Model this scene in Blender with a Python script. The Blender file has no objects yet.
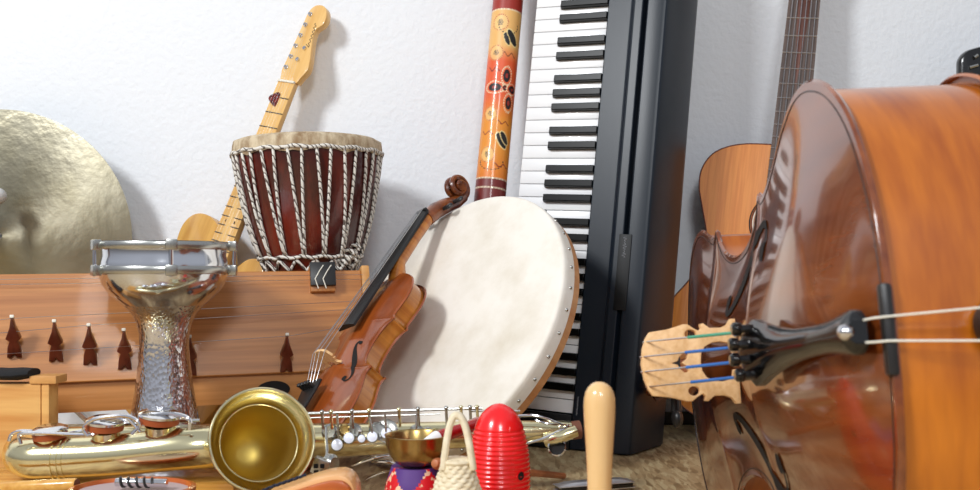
import bpy, bmesh, math, random
from mathutils import Vector, Matrix
random.seed(7)
S = bpy.context.scene
COL = S.collection
PI = math.pi
# ------------------------------------------------------------------ camera maths
FPX, U0, V0, H = 950.0, 490.0, 270.0, 0.308
WALL = 1.90

def P(u, v, Y):
    return Vector(((u - U0) * Y / FPX, Y, H - (v - V0) * Y / FPX))

def lin(c):
    return tuple(((x / 12.92) if x <= 0.04045 else ((x + 0.055) / 1.055) ** 2.4) for x in c) + (1.0,)

# ------------------------------------------------------------------ materials
def mat(name, col, rough=0.5, metal=0.0, coat=0.0, coat_rough=0.05, bump=None, var=None, aniso=0.0, spec=0.5):
    """bump=(scale, strength[, stretch xyz]); var=(colour2, scale xyz, detail, lo, hi)"""
    m = bpy.data.materials.new(name); m.use_nodes = True
    nt = m.node_tree; b = nt.nodes['Principled BSDF']
    b.inputs['Base Color'].default_value = lin(col)
    b.inputs['Roughness'].default_value = rough
    b.inputs['Metallic'].default_value = metal
    b.inputs['Coat Weight'].default_value = coat
    b.inputs['Coat Roughness'].default_value = coat_rough
    b.inputs['Specular IOR Level'].default_value = spec
    tc = nt.nodes.new('ShaderNodeTexCoord')
    if var:
        c2, sc, det, lo, hi = var
        mp = nt.nodes.new('ShaderNodeMapping'); mp.inputs['Scale'].default_value = sc
        nz = nt.nodes.new('ShaderNodeTexNoise'); nz.inputs['Scale'].default_value = 1.0
        nz.inputs['Detail'].default_value = det; nz.inputs['Roughness'].default_value = 0.6
        rp = nt.nodes.new('ShaderNodeValToRGB')
        rp.color_ramp.elements[0].position = lo; rp.color_ramp.elements[1].position = hi
        rp.color_ramp.elements[0].color = lin(col); rp.color_ramp.elements[1].color = lin(c2)
        nt.links.new(tc.outputs['Object'], mp.inputs['Vector'])
        nt.links.new(mp.outputs['Vector'], nz.inputs['Vector'])
        nt.links.new(nz.outputs['Fac'], rp.inputs['Fac'])
        nt.links.new(rp.outputs['Color'], b.inputs['Base Color'])
    if bump:
        sc, st = bump[0], bump[1]
        mp = nt.nodes.new('ShaderNodeMapping'); mp.inputs['Scale'].default_value = bump[2] if len(bump) > 2 else (1, 1, 1)
        nz = nt.nodes.new('ShaderNodeTexNoise'); nz.inputs['Scale'].default_value = sc; nz.inputs['Detail'].default_value = 3
        bp = nt.nodes.new('ShaderNodeBump'); bp.inputs['Strength'].default_value = st; bp.inputs['Distance'].default_value = 0.002
        nt.links.new(tc.outputs['Object'], mp.inputs['Vector'])
        nt.links.new(mp.outputs['Vector'], nz.inputs['Vector'])
        nt.links.new(nz.outputs['Fac'], bp.inputs['Height'])
        nt.links.new(bp.outputs['Normal'], b.inputs['Normal'])
    return m

def wood(name, c1, c2, grain=(3, 60, 60), rough=0.4, coat=0.0, lo=0.35, hi=0.65):
    return mat(name, c1, rough, coat=coat, var=(c2, grain, 4, lo, hi), bump=(1.0, 0.05, grain))

M = {}
M['wall'] = mat('wall_paint', (0.94, 0.952, 0.968), 0.85, bump=(95, 0.85))
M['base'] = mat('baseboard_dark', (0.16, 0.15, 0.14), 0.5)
M['black'] = mat('black_plastic', (0.045, 0.05, 0.055), 0.5, bump=(500, 0.08), spec=.35)
M['blackgloss'] = mat('black_gloss', (0.03, 0.03, 0.035), 0.18, coat=0.5)
M['keyblack'] = mat('key_black', (0.018, 0.018, 0.02), 0.3, spec=.15)
M['keywhite'] = mat('key_white', (0.955, 0.955, 0.955), 0.28, coat=0.3)
M['panel'] = mat('keyboard_panel', (0.085, 0.12, 0.16), 0.36, bump=(600, 0.06), spec=.4)
M['grey'] = mat('grey_mark', (0.62, 0.63, 0.65), 0.5)
M['chrome'] = mat('chrome', (0.86, 0.86, 0.87), 0.10, 1.0)
M['nickel'] = mat('nickel', (0.72, 0.72, 0.70), 0.27, 1.0)
M['satin'] = mat('satin_chrome', (0.90, 0.90, 0.91), 0.42, 1.0)
M['steel'] = mat('string_steel', (0.78, 0.78, 0.78), 0.3, 1.0)
M['brass'] = mat('gold_lacquer', (0.92, 0.88, 0.71), 0.17, 1.0, bump=(30, 0.10))
M['brass_in'] = mat('gold_lacquer_inside', (0.80, 0.70, 0.38), 0.46, 1.0)
M['oldbrass'] = mat('old_brass', (0.78, 0.68, 0.46), 0.25, 1.0, var=((0.62, 0.50, 0.28), (30, 30, 12), 3, 0.4, 0.7))
M['alu'] = mat('polished_aluminium', (0.86, 0.87, 0.89), 0.13, 1.0)
def cymbal_mat():
    m = mat('cymbal_bronze', (0.68, 0.655, 0.575), 0.36, 1.0, bump=(38, 0.45), var=((0.60, 0.57, 0.475), (9, 9, 9), 4, 0.35, 0.7))
    nt = m.node_tree; b = nt.nodes['Principled BSDF']; t = nt.nodes.new('ShaderNodeTangent'); t.direction_type = 'RADIAL'; t.axis = 'Z'
    nt.links.new(t.outputs['Tangent'], b.inputs['Tangent']); b.inputs['Anisotropic'].default_value = 0.7
    return m
M['cymbal'] = cymbal_mat()
M['skin'] = mat('goat_skin', (0.95, 0.925, 0.88), 0.6, var=((0.86, 0.82, 0.745), (9, 9, 9), 7, 0.42, 0.74), bump=(60, 0.15))
M['hide'] = mat('hairy_hide', (0.82, 0.75, 0.63), 0.85, var=((0.56, 0.45, 0.32), (60, 60, 20), 5, 0.38, 0.68), bump=(220, 0.8))
M['djembe'] = mat('djembe_wood', (0.24, 0.05, 0.035), 0.28, coat=0.4, var=((0.50, 0.15, 0.08), (14, 14, 5), 5, 0.42, 0.72), bump=(120, 0.25))
M['hoopwood'] = wood('hoop_wood', (0.83, 0.62, 0.42), (0.74, 0.50, 0.30), (40, 40, 4))
M['maple'] = wood('maple_neck', (0.93, 0.76, 0.48), (0.88, 0.68, 0.38), (60, 6, 60), 0.3, 0.4)
M['blonde'] = wood('blonde_body', (0.86, 0.66, 0.32), (0.76, 0.54, 0.22), (40, 6, 40), 0.3, 0.5)
M['zither'] = wood('zither_cedar', (0.80, 0.54, 0.29), (0.65, 0.40, 0.18), (1.6, 60, 60), 0.42, 0.1)
M['zside'] = wood('zither_side', (0.82, 0.57, 0.33), (0.71, 0.46, 0.23), (1.6, 60, 60), 0.42, 0.1)
M['endwood'] = wood('light_end_wood', (0.87, 0.66, 0.40), (0.78, 0.55, 0.30), (10, 60, 60))
M['rosewood'] = mat('bridge_rosewood', (0.33, 0.13, 0.08), 0.3, coat=0.3, var=((0.42, 0.19, 0.12), (40, 40, 8), 3, 0.4, 0.6))
M['pine'] = wood('pine', (0.91, 0.71, 0.42), (0.82, 0.57, 0.29), (2.0, 30, 22), 0.4, 0.2, 0.42, 0.6)
M['slabwood'] = wood('yellow_varnished_wood', (0.90, 0.70, 0.36), (0.78, 0.54, 0.22), (4, 50, 50), 0.25, 0.4)
M['cloth'] = mat('black_cloth', (0.09, 0.09, 0.10), 0.9, bump=(300, 0.5))
M['violin'] = mat('violin_varnish', (0.50, 0.23, 0.08), 0.28, coat=0.6, var=((0.62, 0.31, 0.12), (30, 5, 30), 4, 0.35, 0.7))
M['violinrib'] = mat('violin_rib', (0.66, 0.37, 0.13), 0.28, coat=0.5, var=((0.78, 0.50, 0.20), (14, 90, 3), 3, 0.35, 0.65))
M['scroll'] = mat('violin_scroll', (0.36, 0.16, 0.07), 0.28, coat=0.5, var=((0.55, 0.29, 0.11), (40, 40, 40), 3, 0.4, 0.7))
M['ebony'] = mat('ebony', (0.13, 0.125, 0.125), 0.36, bump=(80, 0.05))
M['cello'] = mat('cello_varnish', (0.42, 0.195, 0.075), 0.16, coat=1.0, coat_rough=0.06, var=((0.55, 0.29, 0.12), (45, 3, 45), 4, 0.35, 0.7))
M['cellorib'] = mat('cello_rib', (0.54, 0.23, 0.025), 0.28, coat=0.5, coat_rough=0.15, var=((0.83, 0.48, 0.10), (5, 3, 26), 4, 0.30, 0.75))
M['bridge'] = mat('bridge_maple', (0.93, 0.76, 0.55), 0.5, var=((0.88, 0.69, 0.46), (200, 40, 200), 2, 0.4, 0.7))
M['bluewrap'] = mat('blue_silk', (0.18, 0.42, 0.72), 0.5)
M['greenwrap'] = mat('green_silk', (0.30, 0.62, 0.50), 0.5)
M['guitar'] = mat('classical_top', (0.88, 0.55, 0.22), 0.25, coat=0.4, var=((0.82, 0.48, 0.17), (160, 6, 60), 3, 0.4, 0.6))
M['guitarside'] = wood('classical_side', (0.42, 0.20, 0.09), (0.32, 0.14, 0.06), (60, 6, 60), 0.25, 0.4)
M['fingerboard'] = mat('rosewood_board', (0.27, 0.20, 0.17), 0.5, var=((0.36, 0.28, 0.24), (200, 8, 60), 3, 0.4, 0.6))
M['fretgrey'] = mat('fret_grey', (0.40, 0.37, 0.33), 0.45, 0.6)
M['nutwhite'] = mat('bone', (0.92, 0.90, 0.84), 0.4)
M['tort'] = mat('tortoise', (0.30, 0.06, 0.05), 0.2, coat=0.5, var=((0.50, 0.14, 0.08), (150, 150, 150), 2, 0.45, 0.6))
M['red'] = mat('red_plastic', (0.95, 0.09, 0.11), 0.22, coat=0.4)
M['hole'] = mat('hole_dark', (0.05, 0.03, 0.025), 0.8)
M['redlacq'] = mat('red_lacquer', (0.66, 0.05, 0.08), 0.25, coat=0.4)
M['white'] = mat('white_tip', (0.95, 0.95, 0.95), 0.5)
M['purple'] = mat('purple_silk', (0.33, 0.18, 0.50), 0.55)
M['cane'] = mat('woven_cane', (0.925, 0.875, 0.76), 0.6, var=((0.86, 0.79, 0.65), (90, 90, 90), 3, 0.4, 0.7))
M['beech'] = mat('varnished_beech', (0.925, 0.765, 0.54), 0.22, coat=0.5, var=((0.90, 0.72, 0.47), (60, 60, 8), 4, 0.4, 0.7))
M['stick'] = wood('stick_wood', (0.76, 0.47, 0.29), (0.66, 0.38, 0.22), (20, 60, 60))
M['pad'] = mat('sax_pad_leather', (0.63, 0.30, 0.13), 0.55)
M['pearl'] = mat('pearl', (0.93, 0.95, 1.0), 0.25, coat=0.5)
M['cork'] = mat('cork_brown', (0.45, 0.27, 0.19), 0.7)
M['orangewood'] = mat('orange_wood', (0.78, 0.40, 0.13), 0.3, coat=0.4, var=((0.68, 0.32, 0.09), (10, 40, 40), 3, 0.4, 0.6))
M['palewood'] = mat('pale_edge_wood', (0.90, 0.68, 0.45), 0.35, coat=0.3)
M['lavender'] = mat('grey_felt', (0.70, 0.62, 0.62), 0.7)
M['navy'] = mat('navy_lace', (0.12, 0.14, 0.22), 0.7)
M['brownshaft'] = mat('brown_shaft', (0.34, 0.20, 0.13), 0.5)
M['greyfelt'] = mat('grey_white_felt', (0.80, 0.80, 0.79), 0.85)

def nodes_mat(name):
    m = bpy.data.materials.new(name); m.use_nodes = True
    return m, m.node_tree, m.node_tree.nodes['Principled BSDF']

# particle-board floor: overlapping flakes
def osb():
    m, nt, b = nodes_mat('osb_board'); N = nt.nodes; L = nt.links
    tc = N.new('ShaderNodeTexCoord')
    prev = None
    cols = [((0.66, 0.50, 0.33), (0.80, 0.67, 0.48)), ((0.55, 0.40, 0.25), (0.78, 0.64, 0.45))]
    outs = []
    for i, (rot, sc) in enumerate([(1.25, (150, 26, 1)), (1.85, (130, 34, 1))]):
        mp = N.new('ShaderNodeMapping'); mp.inputs['Rotation'].default_value = (0, 0, rot); mp.inputs['Scale'].default_value = sc
        L.new(tc.outputs['Object'], mp.inputs['Vector'])
        nz = N.new('ShaderNodeTexVoronoi'); nz.inputs['Scale'].default_value = 1.0; nz.inputs['Randomness'].default_value = 1
        L.new(mp.outputs['Vector'], nz.inputs['Vector'])
        sp = N.new('ShaderNodeSeparateColor'); L.new(nz.outputs['Color'], sp.inputs['Color'])
        outs.append(sp.outputs[0])
    mx = N.new('ShaderNodeMath'); mx.operation = 'MULTIPLY_ADD'; mx.inputs[1].default_value = 0.5
    L.new(outs[0], mx.inputs[0])
    h = N.new('ShaderNodeMath'); h.operation = 'MULTIPLY'; h.inputs[1].default_value = 0.5
    L.new(outs[1], h.inputs[0]); L.new(h.outputs[0], mx.inputs[2])
    rp = N.new('ShaderNodeValToRGB'); e = rp.color_ramp.elements
    e[0].position = 0.1; e[0].color = lin((0.56, 0.46, 0.32)); e[1].position = 0.9; e[1].color = lin((0.82, 0.75, 0.58))
    k = e.new(0.45); k.color = lin((0.71, 0.60, 0.44))
    L.new(mx.outputs[0], rp.inputs['Fac']); L.new(rp.outputs['Color'], b.inputs['Base Color'])
    bp = N.new('ShaderNodeBump'); bp.inputs['Strength'].default_value = 0.25; bp.inputs['Distance'].default_value = 0.002
    L.new(mx.outputs[0], bp.inputs['Height']); L.new(bp.outputs['Normal'], b.inputs['Normal'])
    b.inputs['Roughness'].default_value = 0.45
    return m
M['osb'] = osb()

# rope: twisted white cord with dark flecks
def rope_mat():
    m, nt, b = nodes_mat('speckled_rope'); N = nt.nodes; L = nt.links
    tc = N.new('ShaderNodeTexCoord')
    wv = N.new('ShaderNodeTexWave'); wv.inputs['Scale'].default_value = 58; wv.bands_direction = 'DIAGONAL'
    wv.inputs['Distortion'].default_value = 6; wv.inputs['Detail'].default_value = 2
    L.new(tc.outputs['Object'], wv.inputs['Vector'])
    rp = N.new('ShaderNodeValToRGB'); e = rp.color_ramp.elements
    e[0].position = 0.10; e[0].color = lin((0.38, 0.34, 0.31)); e[1].position = 0.30; e[1].color = lin((0.90, 0.88, 0.84))
    L.new(wv.outputs['Fac'], rp.inputs['Fac']); L.new(rp.outputs['Color'], b.inputs['Base Color'])
    bp = N.new('ShaderNodeBump'); bp.inputs['Strength'].default_value = 0.5; bp.inputs['Distance'].default_value = 0.002
    L.new(wv.outputs['Fac'], bp.inputs['Height']); L.new(bp.outputs['Normal'], b.inputs['Normal'])
    b.inputs['Roughness'].default_value = 0.8
    return m
M['rope'] = rope_mat()

# engraved / hammered aluminium stem
def engraved():
    m, nt, b = nodes_mat('engraved_aluminium'); N = nt.nodes; L = nt.links
    tc = N.new('ShaderNodeTexCoord')
    vo = N.new('ShaderNodeTexVoronoi'); vo.inputs['Scale'].default_value = 250
    mp = N.new('ShaderNodeMapping'); mp.inputs['Scale'].default_value = (1, 1, 0.55)
    L.new(tc.outputs['Object'], mp.inputs['Vector']); L.new(mp.outputs['Vector'], vo.inputs['Vector'])
    bp = N.new('ShaderNodeBump'); bp.inputs['Strength'].default_value = 0.6; bp.inputs['Distance'].default_value = 0.0009
    L.new(vo.outputs['Distance'], bp.inputs['Height']); L.new(bp.outputs['Normal'], b.inputs['Normal'])
    b.inputs['Metallic'].default_value = 1; b.inputs['Roughness'].default_value = 0.16
    b.inputs['Base Color'].default_value = lin((0.86, 0.86, 0.88))
    return m
M['engraved'] = engraved()

# brocade of the cushion
def brocade():
    m, nt, b = nodes_mat('red_brocade'); N = nt.nodes; L = nt.links
    tc = N.new('ShaderNodeTexCoord')
    nz = N.new('ShaderNodeTexNoise'); nz.inputs['Scale'].default_value = 130; nz.inputs['Detail'].default_value = 1
    L.new(tc.outputs['Object'], nz.inputs['Vector'])
    rp = N.new('ShaderNodeValToRGB'); e = rp.color_ramp.elements
    e[0].position = 0.56; e[0].color = lin((0.86, 0.08, 0.13)); e[1].position = 0.60; e[1].color = lin((0.95, 0.80, 0.66))
    L.new(nz.outputs['Fac'], rp.inputs['Fac']); L.new(rp.outputs['Color'], b.inputs['Base Color'])
    b.inputs['Roughness'].default_value = 0.5
    return m
M['brocade'] = brocade()

def attr_mat(name, rough=0.4):
    m, nt, b = nodes_mat(name)
    at = nt.nodes.new('ShaderNodeAttribute'); at.attribute_name = 'paint'
    nt.links.new(at.outputs['Color'], b.inputs['Base Color']); b.inputs['Roughness'].default_value = rough
    b.inputs['Coat Weight'].default_value = 0.3
    return m
M['didge'] = attr_mat('dot_painting', 0.45)

# ------------------------------------------------------------------ mesh helpers
class MB:
    def __init__(s): s.v = []; s.f = []; s.m = []
    def add(s, vs, fs, mi=0):
        o = len(s.v); s.v += [tuple(x) for x in vs]; s.f += [tuple(i + o for i in q) for q in fs]; s.m += [mi] * len(fs)
        return s
    def box(s, c, d, rot=None, bev=0.0, mi=0):
        bm = bmesh.new(); bmesh.ops.create_cube(bm, size=1.0)
        bmesh.ops.scale(bm, vec=d, verts=bm.verts)
        if bev: bmesh.ops.bevel(bm, geom=bm.edges[:], offset=bev, segments=2, profile=0.6, affect='EDGES')
        mt = Matrix.Translation(c) @ (rot.to_4x4() if rot else Matrix())
        bm.verts.ensure_lookup_table(); bm.verts.index_update()
        s.add([mt @ v.co for v in bm.verts], [[v.index for v in f.verts] for f in bm.faces], mi); bm.free(); return s
    def tube(s, pts, r, seg=12, closed=False, cap=True, mi=0, flat=1.0, up=None):
        pts = [Vector(p) for p in pts]; n = len(pts)
        rs = r if isinstance(r, (list, tuple)) else [r] * n
        tang = []
        for i in range(n):
            a = pts[(i - 1) % n] if (closed or i > 0) else pts[i]
            b = pts[(i + 1) % n] if (closed or i < n - 1) else pts[i]
            tang.append((b - a).normalized())
        nrm = Vector(up) if up is not None else (Vector((0, 0, 1)) if abs(tang[0].z) < 0.9 else Vector((1, 0, 0)))
        vs = []; 
        for i in range(n):
            nrm = (nrm - tang[i] * nrm.dot(tang[i])).normalized(); bi = tang[i].cross(nrm)
            for k in range(seg):
                a = 2 * PI * k / seg
                vs.append(pts[i] + nrm * (math.cos(a) * rs[i] * flat) + bi * (math.sin(a) * rs[i]))
        fs = []
        for i in range(n if closed else n - 1):
            j = (i + 1) % n
            for k in range(seg):
                q = (k + 1) % seg
                fs.append((i * seg + k, i * seg + q, j * seg + q, j * seg + k))
        if cap and not closed:
            fs.append(tuple(reversed(range(seg)))); fs.append(tuple((n - 1) * seg + k for k in range(seg)))
        return s.add(vs, fs, mi)
    def lathe(s, prof, seg=48, mt=None, mi=0, closed=False):
        mt = mt or Matrix(); vs = []; fs = []; n = len(prof); rings = []
        for r, z in prof:
            if r < 1e-7:
                rings.append([len(vs)]); vs.append(mt @ Vector((0, 0, z)))
            else:
                rings.append(list(range(len(vs), len(vs) + seg)))
                vs += [mt @ Vector((r * math.cos(2 * PI * k / seg), r * math.sin(2 * PI * k / seg), z)) for k in range(seg)]
        for i in range(n if closed else n - 1):
            a, b = rings[i], rings[(i + 1) % n]
            for k in range(seg):
                q = (k + 1) % seg
                if len(a) == 1 and len(b) == 1: continue
                if len(a) == 1: fs.append((a[0], b[q], b[k]))
                elif len(b) == 1: fs.append((a[k], a[q], b[0]))
                else: fs.append((a[k], a[q], b[q], b[k]))
        return s.add(vs, fs, mi)
    def poly(s, loops, depth, mt=None, bev=0.0, mi=0):
        """filled outline (first loop) with holes, extruded to z = 0..depth"""
        cu = bpy.data.curves.new('tmp', 'CURVE'); cu.dimensions = '2D'; cu.fill_mode = 'BOTH'
        cu.extrude = max(depth / 2 - bev, 1e-5); cu.bevel_depth = bev; cu.bevel_resolution = 1 if bev else 0
        if bev: cu.offset = -bev
        for lp in loops:
            sp = cu.splines.new('POLY'); sp.points.add(len(lp) - 1)
            for p, q in zip(sp.points, lp): p.co = (q[0], q[1], 0, 1)
            sp.use_cyclic_u = True
        o = bpy.data.objects.new('tmp', cu); COL.objects.link(o)
        dg = bpy.context.evaluated_depsgraph_get()
        me = bpy.data.meshes.new_from_object(o.evaluated_get(dg), depsgraph=dg)
        t = (mt or Matrix()) @ Matrix.Translation((0, 0, depth / 2))
        s.add([t @ v.co for v in me.vertices], [tuple(p.vertices) for p in me.polygons], mi)
        bpy.data.objects.remove(o); bpy.data.curves.remove(cu); bpy.data.meshes.remove(me)
        return s
    def sphere(s, c, r, seg=20, rings=12, sc=(1, 1, 1), mi=0, rot=None):
        mt = Matrix.Translation(c) @ (rot.to_4x4() if rot else Matrix()) @ Matrix.Diagonal((sc[0], sc[1], sc[2], 1))
        return s.lathe([(r * math.sin(PI * i / rings) if 0 < i < rings else 0, -r * math.cos(PI * i / rings)) for i in range(rings + 1)], seg, mt, mi)
    def build(s, name, m, parent=None, angle=35, local=None):
        me = bpy.data.meshes.new(name)
        vs = s.v
        if local is not None: vs = [local @ Vector(v) for v in vs]
        me.from_pydata(vs, [], s.f)
        for x in (m if isinstance(m, (list, tuple)) else [m]): me.materials.append(x)
        for p, i in zip(me.polygons, s.m): p.material_index = i
        bm = bmesh.new(); bm.from_mesh(me); bmesh.ops.remove_doubles(bm, verts=bm.verts, dist=1e-6)
        bmesh.ops.recalc_face_normals(bm, faces=bm.faces); bm.to_mesh(me); bm.free()
        me.shade_smooth()
        if angle: me.set_sharp_from_angle(angle=math.radians(angle))
        o = bpy.data.objects.new(name, me); COL.objects.link(o)
        if parent: o.parent = parent
        return o

def frame(o, x, y, z):
    return Matrix(((x[0], y[0], z[0], o[0]), (x[1], y[1], z[1], o[1]), (x[2], y[2], z[2], o[2]), (0, 0, 0, 1)))

def axisframe(o, d, hint=(0, 0, 1)):
    """z along d"""
    z = Vector(d).normalized(); h = Vector(hint)
    if abs(z.dot(h)) > 0.98: h = Vector((1, 0, 0))
    x = h.cross(z).normalized(); y = z.cross(x)
    return frame(o, x, y, z)

def thing(name, label, cat, mt=None, group=None):
    o = bpy.data.objects.new(name, None); o.empty_display_size = 0.05; COL.objects.link(o)
    if mt is not None: o.matrix_world = mt if isinstance(mt, Matrix) else Matrix.Translation(mt)
    o['label'] = label; o['category'] = cat
    if group: o['group'] = group
    return o

def tag(o, label, cat, group=None):
    o['label'] = label; o['category'] = cat
    if group: o['group'] = group
    return o

def struct(o): o['kind'] = 'structure'; return o

def spline(pts, n):
    """Catmull-Rom through points (tuples of any length), n samples"""
    out = []; m = len(pts)
    for i in range(n):
        t = i / (n - 1) * (m - 1); k = min(int(t), m - 2); f = t - k
        p = [pts[max(0, k - 1)], pts[k], pts[k + 1], pts[min(m - 1, k + 2)]]
        out.append(tuple(0.5 * (2 * b + (c - a) * f + (2 * a - 5 * b + 4 * c - d) * f * f + (3 * b - a - 3 * c + d) * f ** 3)
                         for a, b, c, d in zip(*p)))
    return out

def bevel(o, w, seg=2, ang=30):
    md = o.modifiers.new('bevel', 'BEVEL'); md.width = w; md.segments = seg; md.limit_method = 'ANGLE'; md.angle_limit = math.radians(ang)
    return o

# ------------------------------------------------------------------ room
b = MB(); b.box((0, 0.4, -0.02), (7, 5.2, 0.04)); struct(b.build('floor', M['osb']))
b = MB(); b.box((0, WALL + 0.05, 1.3), (7, 0.10, 2.68)); struct(b.build('wall_back', M['wall']))
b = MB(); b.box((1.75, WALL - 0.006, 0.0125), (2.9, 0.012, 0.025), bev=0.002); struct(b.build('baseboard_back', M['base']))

# ------------------------------------------------------------------ electronic keyboard
L = Vector((0.096, 0.0886, 0.991)).normalized()
W = Vector((0.909, -0.417, 0.02)); W = (W - L * W.dot(L)).normalized()
N = W.cross(L).normalized()
ref = P(573, 414, 1.638)
O = ref - W * 0.145 - L * 0.062
kb = thing('electronic_keyboard', 'black electronic keyboard stood on end against the wall, white keys to the left', 'keyboard', frame(O, W, L, N))
LEN = 0.97
prof = [(.008, -.105), (.008, -.024), (.147, -.024), (.147, .010), (.192, .012), (.198, .019), (.214, .019), (.216, .004), (.220, .004), (.222, .019), (.248, .020), (.256, .017), (.260, .008), (.281, -.085), (.279, -.105)]
b = MB(); b.poly([prof], LEN - 0.004, Matrix(((1, 0, 0, 0), (0, 0, 1, 0.002), (0, -1, 0, 0), (0, 0, 0, 1))) @ Matrix.Diagonal((1, -1, 1, 1)))
o = b.build('case', M['panel'], kb, 30); bevel(o, 0.003)
kbm = kb.matrix_world.copy()
for v_ in o.data.vertices:
    if v_.co.y < .05:
        wz = (kbm @ v_.co).z
        if wz < .002: v_.co.y += (.002 - wz) / L.z
for y0 in (0.0, LEN - 0.060):
    b = MB(); b.box((0.077, y0 + 0.030, -0.006), (0.140, 0.060, 0.036), bev=0.003); b.build('end_block', M['black'], kb)
pw = 0.02367
for i in range(36):
    b = MB(); b.box((0.0745, 0.062 + (i + .5) * pw, -0.010), (0.141, pw - 0.0012, 0.020), bev=0.0012); b.build('white_key', M['keywhite'], kb)
bo = {1: -.003, 2: 0, 3: .003, 5: -.002, 6: .002}
for k in range(1, 36):
    q = (k - 1) % 7
    if q in (1, 2, 3, 5, 6):
        yc = 0.062 + k * pw + bo[q] * 0.9
        b = MB(); w0, w1 = 0.0074, 0.0060
        vs = [(.052, yc - w0, -.004), (.147, yc - w0, -.004), (.147, yc + w0, -.004), (.052, yc + w0, -.004),
              (.057, yc - w1, .0125), (.147, yc - w1, .0125), (.147, yc + w1, .0125), (.057, yc + w1, .0125)]
        b.add(vs, [(0, 1, 5, 4), (1, 2, 6, 5), (2, 3, 7, 6), (3, 0, 4, 7), (4, 5, 6, 7), (0, 3, 2, 1)])
        bevel(b.build('black_key', M['keyblack'], kb), 0.0012)
b = MB(); b.box((.2185, 0.31, .0195), (.022, .13, .004), bev=.001)
lid = b.build('dark_plate', M['black'], kb)
lid['label'] = 'dark plate set over the groove with faint silver script'
b = MB()
sq = [(.2185 + .004 * math.sin(i * 1.3) * (0.6 + 0.4 * math.sin(i * .37)), 0.335 + i * 0.0009, .0219) for i in range(40)]
b.tube(sq, 0.00035, 4); b.build('script_mark', M['grey'], lid)
b = MB()
for i in range(14): b.box((.155 + .0006 * (i % 2), 0.062 + i * 0.0023, .0107), (.0022, .0014 if i % 3 else .0008, .0004))
b.build('printed_mark', M['grey'], kb)

# ------------------------------------------------------------------ didgeridoo
A0, A1 = P(467.7, 439, 1.70), P(528, -215, 1.865)
dlen = (A1 - A0).length
dz = (A1 - A0).normalized()
dmt = axisframe(A0, dz, (0, -1, 0))
dg = thing('didgeridoo', 'orange and red dot-painted wooden didgeridoo leaning on the wall left of the keyboard', 'didgeridoo', dmt)
def dcol(y, x):
    """y = metres along tube, x = metres around from the camera-facing line; painted pattern"""
    base = None
    def mix(a, c, t): t = max(0, min(1, t)); return tuple(p + (q - p) * t for p, q in zip(a, c))
    dark, yel, org, amb = (0.52, 0.10, 0.08), (0.93, 0.72, 0.42), (0.90, 0.36, 0.16), (0.92, 0.58, 0.18)
    if y > B[0]: base = (0.63, 0.16, 0.09)
    elif y > B[1]: base = mix(org, yel, (y - B[1]) / .03)
    elif y > B[2]: base = mix(amb, org, (y - B[2]) / .05)
    elif y > B[3]: base = mix((0.90, 0.50, 0.14), amb, (y - B[3]) / .05)
    else: base = (0.45, 0.12, 0.10)
    for yb in (B[0], B[3], B[3] - .018, B[0] + .028):
        if abs(y - yb) < .0016 and math.sin(x * 2200) > -.3: base = (0.95, 0.88, 0.75)
    for (cx, cy, rx, ry, kind) in MOT:
        ex, ey = (x - cx) / rx, (y - cy) / ry; d = math.hypot(ex, ey)
        if kind == 'oval':
            if d < .62: base = (0.10, 0.06, 0.06) if d > .25 else (0.62, 0.16, 0.10)
            elif .80 < d < 1.0 and math.sin(math.atan2(ey, ex) * 22) > -.2: base = (0.96, 0.88, 0.72)
        elif kind == 'disc':
            if d < 1: base = mix(base, (0.96, 0.80, 0.52), .75)
            if .84 < d < 1.0 and math.sin(math.atan2(ey, ex) * 26) > 0: base = (0.75, 0.30, 0.14)
            if d < .38 and (int((ex + ey * .6) * 14) % 2 == 0): base = (0.22, 0.24, 0.22)
        elif kind == 'leaf':
            a = .7; qx, qy = ex * math.cos(a) + ey * math.sin(a), -ex * math.sin(a) + ey * math.cos(a)
            if (qx / .42) ** 2 + qy ** 2 < 1: base = (0.07, 0.06, 0.06)
            elif (qx / .56) ** 2 + (qy / 1.15) ** 2 < 1: base = (0.95, 0.84, 0.58)
        elif kind == 'arc':
            if .90 < d < 1.0 and ey < .2 and math.sin(math.atan2(ey, ex) * 20) > -.3: base = (0.12, 0.07, 0.05)
        elif kind == 'lizard':
            if abs(ey - .5 * math.sin(ex * 5)) < .22 and abs(ex) < 1: base = (0.55, 0.16, 0.08) if y < B[1] else (0.60, 0.34, 0.16)
    return lin(base)
def yat(v):   # distance along tube at photo row v
    best = min(range(2001), key=lambda i: abs(V0 - FPX * ((A0 + dz * (dlen * i / 2000)).z - H) / (A0 + dz * (dlen * i / 2000)).y - v))
    return dlen * best / 2000
B = [yat(15), yat(66), yat(124), yat(181)]
k1 = 0.00188
MOT = [(-.010, yat(28), .011, .012, 'disc'), (.014, yat(42), .010, .013, 'leaf'), (.004, yat(44), .006, .010, 'leaf'), (-.013, yat(58), .010, .011, 'disc'),
       (.012, yat(59), .008, .005, 'lizard'), (-.014, yat(74), .008, .005, 'lizard'), (.010, yat(80), .0075, .014, 'oval'), (-.010, yat(92), .014, .009, 'oval'),
       (.018, yat(106), .0075, .014, 'oval'), (.008, yat(92), .004, .006, 'oval'), (.024, yat(92), .010, .008, 'oval'), (-.013, yat(118), .009, .010, 'disc'), (.012, yat(126), .008, .004, 'lizard'),
       (-.016, yat(137), .008, .004, 'lizard'), (.011, yat(144), .010, .012, 'leaf'), (.016, yat(141), .008, .010, 'leaf'), (-.012, yat(158), .010, .011, 'disc'),
       (-.004, yat(165), .024, .016, 'arc'), (.015, yat(168), .010, .004, 'lizard'), (.006, yat(30), .02, .018, 'arc')]
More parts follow.
